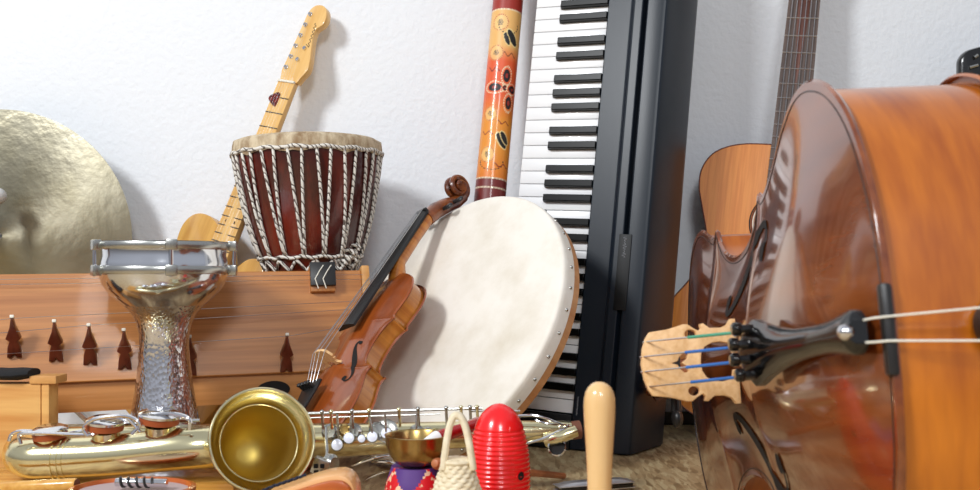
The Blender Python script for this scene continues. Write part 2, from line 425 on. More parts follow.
MOT = [(a * 1.05, b_, c_ * 1.45, d_ * 1.4, k_) if k_ != 'arc' else (a, b_, c_, d_, k_) for a, b_, c_, d_, k_ in MOT]
y_lo, y_hi = yat(212), yat(-6)
rows = [0.0]
while rows[-1] < y_lo: rows.append(rows[-1] + .03)
q = y_lo
while q < y_hi: q += .0011; rows.append(q)
while rows[-1] < dlen: rows.append(rows[-1] + .03)
SEG = 150; vs = []; cols = []
for y in rows:
    r = 0.0268 + 0.004 * max(0, 1 - y / dlen) + (.0015 * math.sin(y * 9))*.3
    for k in range(SEG):
        a = 2 * PI * k / SEG
        vs.append((r * math.cos(a), r * math.sin(a), y))
        # angle facing camera in local frame: found below
me_rows = len(rows)
camdir = (dmt.inverted().to_3x3() @ (Vector((0, 0, H)) - (A0 + dz * .6))); a_c = math.atan2(camdir.y, camdir.x)
sgn = 1 if (dmt.to_3x3() @ Vector((math.cos(a_c + .3), math.sin(a_c + .3), 0)) - dmt.to_3x3() @ Vector((math.cos(a_c), math.sin(a_c), 0))).x > 0 else -1
for y in rows:
    for k in range(SEG):
        d = (2 * PI * k / SEG - a_c + PI) % (2 * PI) - PI
        cols.append(dcol(y, sgn * d * .028))
fs = [(i * SEG + k, i * SEG + (k + 1) % SEG, (i + 1) * SEG + (k + 1) % SEG, (i + 1) * SEG + k) for i in range(me_rows - 1) for k in range(SEG)]
me = bpy.data.meshes.new('painted_tube'); me.from_pydata(vs, [], fs); me.materials.append(M['didge'])
ca = me.color_attributes.new('paint', 'FLOAT_COLOR', 'POINT'); ca.data.foreach_set('color', [c for q in cols for c in q])
me.shade_smooth(); o = bpy.data.objects.new('painted_tube', me); COL.objects.link(o); o.parent = dg
b = MB(); b.tube([(0.027 * math.cos(2*PI*i/24), 0.027 * math.sin(2*PI*i/24), dlen) for i in range(24)], .004, 8, closed=True); b.build('mouthpiece', M['cork'], dg)

# ------------------------------------------------------------------ frame drum
DK = .966
C = Vector((-.078 * DK, 1.575 * DK, H + (.221 - H) * DK + .003)); R = .2475 * DK; az, el = -.827, .525
n = Vector((math.sin(az) * math.cos(el), -math.cos(az) * math.cos(el), math.sin(el)))
fmt = axisframe(C, n)
fd = thing('frame_drum', 'large round frame drum with cream skin leaning against the keyboard', 'drum', fmt)
b = MB()
pr = [(0, 0)] + [(R * t, 0.0) for t in (.2, .4, .6, .75, .86, .93, .97)] + [(R * .992, -.0008), (R, -.004), (R + .0006, -.010), (R + .0006, -.026)]
b.lathe(pr, 128); b.build('drum_skin', M['skin'], fd, 60)
b = MB(); b.lathe([(R - .0005, -.004), (R - .0005, -.040), (R - .010, -.040), (R - .010, -.004)], 128, closed=True); b.build('hoop', M['hoopwood'], fd)
for k in range(40):
    a = 2 * PI * k / 40
    b = MB(); b.sphere((math.cos(a) * (R + .0005), math.sin(a) * (R + .0005), -.018), .0028, 10, 6, (1, 1, 1)); b.build('tack', M['nickel'], fd)

# ------------------------------------------------------------------ djembe
YJ = 1.70
dj0 = Vector(((316 - 490) * YJ / 950, YJ, 0))
tilt = Matrix.Rotation(math.radians(-1.6), 4, 'Y')
dj = thing('djembe', 'dark red goblet drum laced with white rope, standing behind the wooden zither', 'drum', Matrix.Translation(dj0) @ tilt)
sc = YJ / 950
def zz(v): return H - (v - V0) * sc * .945
bowlp = [(zz(272), 42 * sc), (zz(262), 46.5 * sc), (zz(250), 51 * sc), (zz(232), 56.5 * sc), (zz(212), 61.5 * sc), (zz(190), 65.5 * sc), (zz(170), 69 * sc), (zz(150), 71.5 * sc), (zz(140), 72 * sc)]
prof = [(0, .0), (.090, .0), (.092, .006), (.086, .04), (.062, .085), (.052, .15), (.050, .21), (.056, .255)] + [(r, z) for z, r in bowlp] + [(.125, zz(140)), (0, zz(140))]
b = MB(); b.lathe(prof, 72); b.build('drum_body', M['djembe'], dj, 50)
b = MB(); zt = zz(133.5); Rh = 73.0 * sc
b.lathe([(0, zt + .004), (.06, zt + .0035), (.105, zt + .002), (.122, zt - .001), (.131, zt - .008), (Rh + .0015, zt - .018), (Rh + .002, zt - .027), (Rh + .0005, zt - .031), (Rh - .003, zt - .030)], 72)
hd = b.build('drum_head', M['hide'], dj, 60)
for v in hd.data.vertices:
    a = math.atan2(v.co.y, v.co.x)
    if v.co.z < zt - .006: v.co.z += .0025 * math.sin(a * 9) + .002 * math.sin(a * 23); 
def bowl_r(z):
    for (z0, r0), (z1, r1) in zip(bowlp, bowlp[1:]):
        if z0 <= z <= z1: return r0 + (r1 - r0) * (z - z0) / (z1 - z0)
    return bowlp[-1][1] if z > bowlp[-1][0] else bowlp[0][1]
ztop, zbot = zz(149), zz(257)
for z, rr, nm in ((ztop, .0034, 'hem_ring'), (zbot, .0032, 'lower_ring')):
    b = MB(); r = bowl_r(z) + .0045
    b.tube([(r * math.cos(2 * PI * i / 60), r * math.sin(2 * PI * i / 60), z + .0018 * math.sin(i * 1.7)) for i in range(60)], rr, 8, closed=True)
    b.build(nm, M['rope'], dj, 0)
NR = 34
for k in range(NR):
    a0 = 2 * PI * (k + .1) / NR; a1 = a0 + (PI / NR) * (1.0 if k % 2 else -1.0) * .86 + .05
    pts = []
    for i in range(11):
        t = i / 10; z = ztop + (zbot - ztop) * t; a = a0 + (a1 - a0) * t; r = bowl_r(z) + .0032
        pts.append((r * math.cos(a), r * math.sin(a), z))
    b = MB(); b.tube(pts, .0027, 8); b.build('rope', M['rope'], dj, 0)
b = MB()
pts = []
for i in range(161):
    a = 2 * PI * i / 160; w = abs(((i / 160 * 17) % 1) * 2 - 1); z = zbot - .004 - .020 * w; r = bowl_r(z) + .0035
    pts.append((r * math.cos(a), r * math.sin(a), z))
b.tube(pts, .0028, 8); b.build('lower_lacing', M['rope'], dj, 0)
for (cx, cz) in ((356, 256), (352, 262), (348, 266), (361, 251), (357, 264)):
    b = MB(); x = (cx - 314) * sc; z = zz(cz); r = bowl_r(z) + .004; y = -math.sqrt(max(r * r - x * x, 1e-5))
    b.tube([(x + .008 * math.cos(t) + .004 * math.sin(2 * t), y - .004, z + .009 * math.sin(t)) for t in [i * .5 for i in range(13)]], .0028, 8); b.build('knot', M['rope'], dj, 0)

# ------------------------------------------------------------------ tele-style electric guitar
nut = P(289, 84, 1.842); bot = P(151, 427, 1.738)
ya = (nut - bot).normalized()
img_right = Vector((1, 0, 0)); wx = (img_right - ya * img_right.dot(ya)).normalized(); nz0 = wx.cross(ya)  # toward camera = wx x ya
if nz0.y > 0: nz0 = -nz0
ph = math.radians(28)
wx2 = (wx * math.cos(ph) + nz0 * math.sin(ph)).normalized()
nz2 = wx2.cross(ya).normalized()
blen = (nut - bot).length; SL = blen * .865
gmt = frame(bot, wx2, ya, nz2)
eg = thing('electric_guitar', 'blonde solid-body electric guitar with maple neck leaning on the wall behind the djembe', 'guitar', gmt)
yb0, ytop = 0, .40 * blen / .745
k = blen / .745
half = [(0, 0), (.075, .004), (.125, .03), (.158, .085), (.160, .13), (.140, .18), (.118, .22), (.115, .26), (.130, .31), (.140, .345)]
right = half + [(.128, .375), (.085, .372), (.055, .345), (.030, .335)]
left = half[:-2] + [(.125, .30), (.145, .36), (.146, .405), (.120, .432), (.075, .434), (.030, .415)]
r_ = spline(right, 60); l_ = spline(left, 60)
outl = [(x * k * .90, y * k) for x, y in r_] + [(-x * k * .93, y * k) for x, y in reversed(l_)][:-1]
b = MB(); b.poly([outl], .044, Matrix.Translation((0, 0, -.044)), bev=.003); b.build('body', M['blonde'], eg)
pg = [(x * .62 - .03 * k, .17 * k + y * .5) for x, y in [(.11 * k, .0), (.16 * k, .08 * k), (.14 * k, .25 * k), (.03 * k, .36 * k), (-.12 * k, .40 * k), (-.13 * k, .25 * k), (-.05 * k, .05 * k)]]
b = MB(); b.poly([pg], .002); b.build('pickguard', M['blackgloss'], eg)
b = MB(); b.box((0, blen - SL + .0, .004), (.08, .075, .006), bev=.001); b.build('bridge_plate', M['chrome'], eg)
b = MB(); nw0, nw1 = .0215, .028
yj = .335 * k
b.add([(-nw1, yj, .0), (nw1, yj, .0), (nw0, blen, .0), (-nw0, blen, .0), (-nw1, yj, .008), (nw1, yj, .008), (nw0, blen, .008), (-nw0, blen, .008)],
      [(0, 1, 2, 3), (4, 5, 6, 7), (0, 1, 5, 4), (1, 2, 6, 5), (2, 3, 7, 6), (3, 0, 4, 7)])
b.tube([(0, yj, -.004), (0, blen + .01, -.002)], [.026, .0195], 16, flat=.55, up=(0, 0, 1))
nk = b.build('neck', M['maple'], eg)
hs = [(-.0215, 0), (-.024, .012), (-.028, .028), (-.027, .045), (-.024, .09), (-.0215, .135), (-.019, .170), (-.008, .186), (.010, .188), (.024, .178), (.031, .160), (.029, .143), (.017, .130), (.0175, .112), (.025, .085), (.034, .055), (.036, .035), (.028, .017), (.0215, 0)]
hs = [(x, y * .90) for x, y in spline(hs, 80)[:-1]]
b = MB(); b.poly([[(x, blen + y) for x, y in hs]], .015, Matrix.Translation((0, 0, -.010)), bev=.0015); hd = b.build('headstock', M['maple'], eg)
for i in range(6):
    yy = blen + .031 + i * .0232; xx = -.0175 + i * .0015
    b = MB(); b.lathe([(.0045, .004), (.0045, .007), (.003, .0075), (.003, .0095), (.0032, .0105), (0, .0105)], 14, Matrix.Translation((xx, yy, 0))); b.build('tuner_post', M['chrome'], hd)
    b = MB(); b.box((xx - .006, yy, -.014), (.014, .010, .006), bev=.002); b.build('tuner_button', M['chrome'], hd)
for (xx, yy) in ((.004, .05), (.010, .075)):
    b = MB(); b.lathe([(.004, .004), (.004, .009), (0, .009)], 12, Matrix.Translation((xx, blen + yy, 0))); b.build('string_tree', M['chrome'], hd)
b = MB(); pts = [(.016 - .004 * i / 30 + .0028 * math.sin(i * 1.25), blen + .080 + .05 * i / 30, .0052) for i in range(31)]
b.tube(pts, .0006, 5); b.tube([(.018, blen + .078, .0052), (.0085, blen + .084, .0052)], .0006, 5); b.build('script_mark', M['ebony'], hd)
b = MB(); b.box((0, blen + .001, .009), (.043, .004, .005)); b.build('nut', M['nutwhite'], nk)
fy = lambda i: blen - SL * (1 - 2 ** (-i / 12))
for i in range(1, 22):
    y = fy(i); w = nw0 + (nw1 - nw0) * (blen - y) / (blen - yj)
    b = MB(); b.tube([(-w, y, .0083), (w, y, .0083)], .0012, 6); b.build('fret', M['fretgrey'], nk)
for i in (3, 5, 7, 9, 15, 17, 19):
    y = (fy(i) + fy(i - 1)) / 2
    b = MB(); b.lathe([(.0031, .0079), (.0031, .0086), (0, .0086)], 14, Matrix.Translation((0, y, 0))); b.build('dot_inlay', M['ebony'], nk)
for xx in (-.010, .010):
    b = MB(); b.lathe([(.0031, .0079), (.0031, .0086), (0, .0086)], 14, Matrix.Translation((xx, (fy(12) + fy(11)) / 2, 0))); b.build('dot_inlay', M['ebony'], nk)
for i in range(6):
    x0 = -.017 + i * .0068; b = MB(); b.tube([(x0 * 1.45, blen - SL, .012), (x0, blen, .0125), (-.0175 + i * .0015, blen + .031 + i * .0232, .0085)], .00015, 4); b.build('string', M['steel'], eg)
pm = gmt @ Matrix.Translation((-.010, fy(1) - .006, .0098)) @ Matrix.Rotation(.5, 4, 'Z')
pk = [(.0, -.015), (.006, -.008), (.0125, .004), (.0125, .009), (.008, .0125), (-.008, .0125), (-.0125, .009), (-.0125, .004), (-.006, -.008)]
b = MB(); b.poly([[(x * 1.05, y * 1.05) for x, y in spline(pk + pk[:1], 40)[:-1]]], .001)
o = b.build('guitar_pick', M['tort']); o.matrix_world = pm
tag(o, 'dark red tortoiseshell pick wedged on the maple guitar neck near its first fret', 'guitar pick')

# ------------------------------------------------------------------ cymbal with its beater
cc = P(3, 236, 1.80)
cmt = axisframe(cc, (0.06, -1, -0.04))
cy = thing('cymbal', 'large hammered bronze cymbal upright before the white wall at the left', 'cymbal', cmt)
Rc = 128 * 1.80 / 950 * .985
b = MB()
pr = [(.006, .0165), (.020, .0164), (.034, .0158), (.043, .0152), (.049, .0148), (.06, .0142), (.10, .012), (.15, .008), (.20, .003), (Rc - .004, -.001), (Rc, -.0015), (Rc, -.003), (.20, .0015), (.15, .0065), (.06, .0128), (.049, .0133), (.034, .0144), (.006, .015)]
b.lathe(pr, 128, closed=True); pl = b.build('plate', M['cymbal'], cy, 50)
b = MB(); b.tube([(0, 0, -.03), (0, 0, .019)], .004, 10); b.build('bolt', M['chrome'], cy)
iv = cmt.inverted()
b = MB(); bl = lambda p: iv @ Vector(p)
b.tube([bl(cc + Vector((0, .028, 0))), bl((cc.x, cc.y + .028, .25)), bl((cc.x, cc.y + .028, .012))], .009, 12)
stand = b.build('stand_pole', M['chrome'], cy)
for (dx, dy) in ((-.20, -.02), (.17, -.03), (0, .052)):
    b = MB(); b.tube([bl((cc.x, cc.y + .028, .16)), bl((cc.x + dx, cc.y + .028 + dy * .9, .012))], .006, 8)
    b.sphere(bl((cc.x + dx, cc.y + .028 + dy * .9, .011)), .011, 10, 6); b.build('leg', M['chrome'], cy)
# beater
b0 = P(-4.5, 196, 1.72); b1 = Vector((b0.x - .012, 1.675, 0.0))
bt = thing('beater', 'soft grey felt-headed beater with brown shaft in front of the cymbal, at the left edge', 'beater', Vector((b1.x, b1.y, 0)))
off = Vector((b1.x, b1.y, 0))
b = MB(); b.tube([b1 - off, (b0 - off)], .0085, 12); b.build('shaft', M['brownshaft'], bt)
b = MB(); b.sphere(b0 - off, .019, 20, 12, (1, 1, .85)); b.build('felt_head', M['greyfelt'], bt)

# ------------------------------------------------------------------ zither (long box with movable bridges)
def zt_pt(u, v, Y): return P(u, v, Y)
FL, FR = P(-120, 391, 1.365), P(367, 362, 1.584)
FR.z = FL.z + 0.008
ex = (FR - FL); zl = ex.length; ex = ex.normalized()
tl = math.radians(15)
back = Vector((-ex.y, ex.x, 0)).normalized()          # horizontal, away from the camera
sy = (back * math.sin(tl) + Vector((0, 0, 1)) * math.cos(tl)); sy = (sy - ex * sy.dot(ex)).normalized()
sz = ex.cross(sy).normalized()
if sz.y > 0: sz = -sz
zmt = frame(FL, ex, sy, sz)
SH = (0.300 - FL.z) / sy.z
zt = thing('zither', 'long reddish wooden zither box lying behind the metal goblet drum, sloping soundboard forward', 'zither', zmt)
T0, T1 = .092, .055
b = MB(); b.add([(0, 0, -.008), (zl, 0, -.008), (zl, SH, -.008), (0, SH, -.008), (0, 0, 0), (zl, 0, 0), (zl, SH, 0), (0, SH, 0)],
                [(0, 1, 2, 3), (4, 5, 6, 7), (0, 1, 5, 4), (1, 2, 6, 5), (2, 3, 7, 6), (3, 0, 4, 7)])
bevel(b.build('soundboard', M['zither'], zt), .002)
izm = zmt.inverted()
F0 = zmt @ Vector((0, .001, -.0082)); T0_ = zmt @ Vector((0, SH - .003, -.0082))
hb = back
sec = [F0, F0 + Vector((0, 0, -.046)) + hb * .003, F0 + Vector((0, 0, -.048)) + hb * .052, T0_ + hb * .016 + Vector((0, 0, -.03)), T0_]
b = MB(); vs = [izm @ p_ for p_ in sec] + [izm @ (p_ + ex * zl) for p_ in sec]; n5 = len(sec)
b.add(vs, [(i, (i + 1) % n5, n5 + (i + 1) % n5, n5 + i) for i in range(n5)] + [tuple(range(n5)), tuple(range(n5, 2 * n5))])
sd = b.build('box_side', M['zside'], zt)
b = MB(); b.box((zl + .007, SH * .5 + .002, -.014), (.014, SH + .012, .034), bev=.003); b.build('end_block', M['endwood'], zt)
def on_board(u, v):
    o = Vector((0, 0, H)); d = P(u, v, 1.0) - o; nn = sz
    t = (FL - o).dot(nn) / d.dot(nn); return izm @ (o + d * t)
hp = on_board(274, 378); hx = hp.x
b = MB(); 
Fh = FL + ex * hx - hb * .0004 + Vector((0, 0, -.026))
rows_h = []
for off_h in (0, .006):
    rows_h.append([izm @ (Fh + hb * (.0035 * 1 + off_h - .002) + ex * (.026 * math.cos(2 * PI * i / 32)) + Vector((0, 0, .0135 * math.sin(2 * PI * i / 32)))) for i in range(32)])
b.add(rows_h[0] + rows_h[1], [tuple(range(32)), tuple(range(32, 64))] + [(i, (i + 1) % 32, 32 + (i + 1) % 32, 32 + i) for i in range(32)])
b.build('sound_hole', M['hole'], zt)
for (u, v) in ((15, 352), (56.5, 356), (90.5, 359.5), (125, 364), (190, 370), (286, 367)):
    p = on_board(u, v); 
    b = MB()
    pr2 = [(-.010, 0), (-.0085, .016), (-.0055, .026), (-.0105, .030), (-.004, .048), (-.0015, .062), (.0015, .062), (.004, .048), (.0105, .030), (.0055, .026), (.0085, .016), (.010, 0), (.0035, 0), (0, .006), (-.0035, 0)]
    up = Vector((0, .82, .57)).normalized()
    mt = frame(p + Vector((0, -.006, 0)), Vector((1, 0, 0)), up, Vector((1, 0, 0)).cross(up))
    b.poly([pr2], .013, mt @ Matrix.Translation((0, 0, -.0065)), bev=.0015)
    mb = b.build('movable_bridge', M['rosewood'], zt)
    b = MB(); b.box(p + Vector((0, -.006, 0)) + up * .064, (.006, .005, .006), bev=.0015); b.build('bridge_tip', M['nutwhite'], mb)
for j, (u, v) in enumerate(((15, 352), (90.5, 358), (286, 367))):
    p = on_board(u, v); yy = p.y + .058 * .82 - .004
    b = MB(); b.tube([(0, p.y + .03 , .014), (p.x, yy, .0375), (zl - .01, yy + .02, .016)], .0004, 5); b.build('string', M['steel'], zt)
for yy in (SH - .012, SH - .02):
    b = MB(); b.tube([(0, yy, .014), (zl, yy, .014)], .0004, 5); b.build('string', M['steel'], zt)
p = on_board(322, 284)
b = MB(); b.box((p.x, SH - .016, -.006), (.041, .046, .034), bev=.002); tb = b.build('tuning_block', M['zither'], zt)
b = MB(); b.box((p.x, SH - .010, .0145), (.042, .040, .008), bev=.001); b.build('black_cap', M['ebony'], tb)
for q in (-.009, .004):
    b = MB(); b.tube([(p.x + q, SH - .036, .0195), (p.x + q - .005, SH - .020, .022), (p.x + q + .003, SH - .006, .022), (p.x + q + .010, SH + .004, .019)], .0010, 6); b.build('cord_loop', M['nutwhite'], tb)
# two trestle feet under it
for fx in (.06, zl - .14):
    b = MB(); w = .03
    q_ = F0 + ex * fx + hb * .02; pts3 = []
    for s_ in (-w, w):
        e3 = ex * s_; zb_ = F0.z - .047
        pts3 += [Vector((q_.x, q_.y, zb_)) + e3, Vector((q_.x, q_.y, zb_)) + hb * .03 + e3, Vector((q_.x, q_.y, 0)) + hb * .03 + e3, Vector((q_.x, q_.y, 0)) + e3]
        for k3 in (-2, -1): pts3[k3].z = 0
    b.add([izm @ p_ for p_ in pts3], [(0, 1, 2, 3), (4, 5, 6, 7), (0, 1, 5, 4), (1, 2, 6, 5), (2, 3, 7, 6), (3, 0, 4, 7)])
    b.build('foot', M['zside'], zt)

# ------------------------------------------------------------------ darbuka (metal goblet drum)
YD = 1.40; sd_ = YD / 950
d0 = Vector(((164.5 - 490) * sd_, YD, 0))
da = thing('darbuka', 'polished aluminium goblet drum with engraved stem standing in front of the zither', 'drum', d0)
zd = lambda v: H - (v - V0) * sd_
Rr = 64.5 * sd_
st = [(35, 478), (37, 470), (36.5, 450), (34.5, 426), (31.5, 411), (27.5, 385), (24.5, 360), (23.5, 345), (24.2, 333), (27, 322), (31, 314), (39, 305)]
b = MB(); b.lathe([(0, 0.0), (.052, 0), (.054, .006)] + [(r * sd_, zd(v)) for r, v in st], 64); b.build('stem', M['engraved'], da, 50)
bw = [(39, 305), (46, 299), (53, 292), (58, 285), (60.5, 278), (61.5, 270), (61, 262), (59.5, 256), (60, 248), (61, 244)]
b = MB(); b.lathe([(r * sd_, zd(v)) for r, v in bw] + [(0, zd(244))], 64); b.build('bowl', M['alu'], da, 50)
for v0, v1, nm in ((242.5, 250, 'rim'), (266, 274, 'lower_flange')):
    b = MB(); r0 = Rr; n_ = 60
    b.lathe([(58 * sd_, zd(v1)), (r0, zd(v1)), (r0 + .001, zd(v1 - 1)), (r0 + .001, zd(v0 + 1)), (r0, zd(v0)), (58 * sd_, zd(v0))], n_, closed=True); b.build(nm, M['nickel'], da)
b = MB(); b.lathe([(0, zd(242.5)), (60 * sd_, zd(242.5)), (63 * sd_, zd(242))], 48); b.build('drum_head', M['keywhite'], da)
for ad in (-49, 24, 95, -121, 168):
    a = math.radians(ad - 90); r = Rr + .0055; x, y = r * math.cos(a), r * math.sin(a)
    b = MB()
    b.tube([(x, y, zd(276)), (x, y, zd(242))], .0026, 10); rod = b.build('tension_rod', M['chrome'], da)
    for v0, v1 in ((241, 251), (265, 275.5)):
        b = MB(); b.box((x - .002 * math.cos(a), y - .002 * math.sin(a), (zd(v0) + zd(v1)) / 2), (.012, .016, abs(zd(v0) - zd(v1))), Matrix.Rotation(a, 3, 'Z'), .002); b.build('lug', M['nickel'], rod)

# ------------------------------------------------------------------ pine box at the left
pb = thing('wooden_box', 'pale pine box with a top slat at the left edge, in front of the zither', 'box', Vector((-.62, 1.37, 0)))
Yp = 1.335; s2 = Yp / 950
xr = (49 - 490) * s2 + .62; xl = xr - .30; ztp = H - (384 - 270) * s2
b = MB(); b.box(((xl + xr - .012) / 2, Yp - 1.37 + .006, ztp / 2), (xr - .012 - xl, .012, ztp), bev=.001); b.build('front_panel', M['pine'], pb)
b = MB(); b.box((xr - .0055, Yp - 1.37 + .015, ztp / 2), (.011, .030, ztp), bev=.002); b.build('side_panel', M['pine'], pb)
b = MB(); b.box(((xl + xr) / 2 - .006, Yp - 1.37 + .026, ztp / 2), (xr - xl - .012, .008, ztp), bev=.001); b.build('back_panel', M['pine'], pb)
sw0, sw1 = (30 - 490) * s2 + .62, (57 - 490) * s2 + .62
b = MB(); b.box(((sw0 + sw1) / 2, Yp - 1.37 + .015, ztp + .0058), (sw1 - sw0, .036, .0112), bev=.002); b.build('top_slat', M['endwood'], pb)
cb = MB()
pts = [(xl + i * (sw0 - xl) / 14, 0, .001 * math.sin(i * 1.9)) for i in range(15)]
cb.tube([(x, Yp - 1.37 + .012, ztp + .0135 + w) for x, _, w in pts], [.026 + .002 * math.sin(i * 2.1) for i in range(14)] + [.020], 20, flat=.32, up=(0, 0, 1))
o = cb.build('folded_cloth', M['cloth']); o.matrix_world = Matrix.Translation((-.62, 1.37, 0)); tag(o, 'folded black cloth lying on top of the pine box', 'cloth')

# ------------------------------------------------------------------ varnished board under the saxophone
b = MB(); b.box((0, 0, .0202), (.42, .105, .0404), bev=.004)
o = b.build('wooden_board', M['slabwood']); o.matrix_world = Matrix.Translation((-.53, 1.240, 0)); tag(o, 'thick yellow varnished wooden board on the floor under the saxophone', 'board')

# ------------------------------------------------------------------ violin family body
def half_outline(slim=False):
    lo = spline([(0, 0), (.004, .07), (.018, .135), (.05, .203), (.10, .253), (.16, .281), (.225, .289), (.29, .280), (.345, .258), (.385, .243), (.405, .250), (.415, .262)], 60)
    ce = spline([(.419, .258), (.432, .218), (.46, .182), (.50, .161), (.545, .155), (.59, .158), (.635, .172), (.668, .197), (.682, .222)], 40)
    hi = spline([(.687, .224), (.697, .213), (.715, .209), (.75, .220), (.80, .235), (.845, .235), (.89, .219), (.93, .185), (.962, .138), (.985, .085), (.996, .04), (1.0, 0.0)], 60)
    if slim:
        lo = spline([(0, 0), (.004, .07), (.018, .135), (.05, .203), (.10, .253), (.16, .281), (.215, .286), (.27, .268), (.325, .236), (.37, .213), (.40, .206), (.413, .213)], 60)
        ce = spline([(.418, .210), (.432, .190), (.46, .170), (.50, .157), (.545, .153), (.59, .157), (.635, .171), (.668, .193), (.682, .212)], 40)
        hi = spline([(.687, .214), (.697, .208), (.715, .206), (.75, .218), (.80, .235), (.845, .235), (.89, .219), (.93, .185), (.962, .138), (.985, .085), (.996, .04), (1.0, 0.0)], 60)
    out = []
    for y, h in lo + ce + hi:
        if out and y <= out[-1][0]: y = out[-1][0] + 1e-4
        out.append((y, max(h, 0)))
    return out
HO = half_outline()
def hw(y):
    for (a, h0), (c, h1) in zip(HO, HO[1:]):
        if a <= y <= c: return h0 + (h1 - h0) * (y - a) / max(c - a, 1e-9)
    return 0
def arch(x, y, h):       # normalised x, y -> 0..1
    t = min(1, abs(x) / max(hw(y), 1e-6)); e = 1 - abs(2 * y - 1) ** 3.2
    return max(0, e) * (0.5 + 0.5 * math.cos(PI * t)) ** 0.9
def plate(L_, z0, H_, th, sign, inset=0.0):
    b = MB(); n_ = 44; vs = []; rowsP = HO
    for y, h in rowsP:
        for j in range(-n_, n_ + 1):
            t = math.sin(j / n_ * PI / 2); x = t * h
            vs.append((x * L_, y * L_, z0 + sign * H_ * arch(x, y, h)))
    w = 2 * n_ + 1
    fs = [(i * w + j, i * w + j + 1, (i + 1) * w + j + 1, (i + 1) * w + j) for i in range(len(rowsP) - 1) for j in range(w - 1)]
    b.add(vs, fs)
    ol = [(h * L_, y * L_) for y, h in rowsP] + [(-h * L_, y * L_) for y, h in reversed(rowsP)]
    # rounded edge
    e1 = [(x, y, z0) for x, y in ol]; c = (0, .5 * L_)
    e2 = [(x + (th * .45 if x > 0 else -th * .45 if x < 0 else 0), y, z0 - sign * th * .5) for x, y in ol]
    e3 = [(x, y, z0 - sign * th) for x, y in ol]
    m_ = len(ol)
    b.add(e1 + e2 + e3, [(k * m_ + i, k * m_ + (i + 1) % m_, (k + 1) * m_ + (i + 1) % m_, (k + 1) * m_ + i) for k in range(2) for i in range(m_)])
    return b
def ribs(L_, z0, z1, inset):
    pts = []
    for y, h in HO:
        hx_ = max(h * L_ - inset, 0); yy = inset + y * (L_ - 2 * inset)
        pts.append((hx_, yy))
    ol = pts + [(-x, y) for x, y in reversed(pts)]
    m_ = len(ol); b = MB()
    b.add([(x, y, z0) for x, y in ol] + [(x, y, z1) for x, y in ol], [(i, (i + 1) % m_, m_ + (i + 1) % m_, m_ + i) for i in range(m_)])
    return b
def fhole(L_, z0, H_, side, k=1.0):
    ctr = spline([(.128, .362, .004), (.142, .350, .0045), (.160, .356, .0045), (.166, .376, .006), (.158, .402, .009), (.138, .435, .0115), (.113, .470, .0125), (.092, .503, .0105), (.077, .532, .0075), (.072, .556, .005), (.079, .570, .0042), (.091, .566, .004)], 48)
    b = MB(); vs = []
    for i, (x, y, w) in enumerate(ctr):
        q0 = ctr[max(0, i - 1)]; q1 = ctr[min(len(ctr) - 1, i + 1)]
        d = Vector((q1[0] - q0[0], q1[1] - q0[1])).normalized(); nn = Vector((-d.y, d.x)); w *= k
        for s_ in (-1, 0, 1):
            xx, yy = x + nn.x * w * .8 * s_, y + nn.y * w * .8 * s_
            vs.append((side * xx * L_, yy * L_, z0 + H_ * arch(xx, yy, 0) + .0006 * L_ / .36))
    fs = [(i * 3 + j, i * 3 + j + 1, (i + 1) * 3 + j + 1, (i + 1) * 3 + j) for i in range(len(ctr) - 1) for j in range(2)]
    b.add(vs, fs)
    for cx, cy, r in ((.130, .364, .0125), (.089, .564, .0095)):
        ring = []
        for i in range(18):
            a = 2 * PI * i / 18; xx, yy = cx + r * math.cos(a), cy + r * math.sin(a)
            ring.append((side * xx * L_, yy * L_, z0 + H_ * arch(xx, yy, 0) + .0007 * L_ / .36))
        b.add(ring, [tuple(range(18))])
    return b
def bridge_loops(w, h, cello=False):
    """outline in (x, up); heart and kidney holes"""
    hw_ = w / 2
    if cello:
        half_ = [(.10, .0), (.50, .0), (.50, .05), (.43, .09), (.40, .16), (.40, .27), (.46, .335), (.45, .37), (.40, .36), (.37, .385), (.405, .44), (.455, .50), (.455, .55), (.43, .62), (.40, .72), (.385, .83), (.375, .90)]
        top = [(.375, .90), (.30, .945), (.18, .98), (.0, 1.0)]
        mid = [(0, .385), (.10, .375), (.18, .335), (.225, .26), (.235, .17), (.21, .07), (.10, .05)]
    else:
        half_ = [(.18, .0), (.50, .0), (.50, .05), (.40, .10), (.33, .22), (.40, .28), (.44, .38), (.36, .42), (.45, .50), (.42, .66), (.38, .84)]
        top = [(.38, .84), (.22, .95), (0, 1)]
        mid = [(0, .26), (.10, .22), (.16, .12), (.18, .0)]
    rt = half_ + top[1:]
    outl = [(x, y) for x, y in rt] + [(-x, y) for x, y in reversed(rt[:-1])] + [(-x, y) for x, y in reversed(mid[1:])] + [(x, y) for x, y in mid[:-1]] + [(mid[-1][0], mid[-1][1])]
    # tidy: remove consecutive duplicates
    o2 = []
    for p in outl:
        if not o2 or (abs(p[0] - o2[-1][0]) + abs(p[1] - o2[-1][1])) > 1e-5: o2.append(p)
    if abs(o2[0][0] - o2[-1][0]) + abs(o2[0][1] - o2[-1][1]) < 1e-5: o2.pop()
    heart = [(0, .585), (.045, .53), (.105, .515), (.115, .56), (.07, .605), (.022, .625), (0, .685), (-.022, .625), (-.07, .605), (-.115, .56), (-.105, .515), (-.045, .53)]
    loops = [o2, heart]
    if cello:
        for s_ in (-1, 1):
            loops.append([(s_ * (.335 + .055 * math.cos(2 * PI * i / 20)), .475 + .060 * math.sin(2 * PI * i / 20)) for i in range(20)])
    return [[(x * w, y * h) for x, y in lp] for lp in loops]

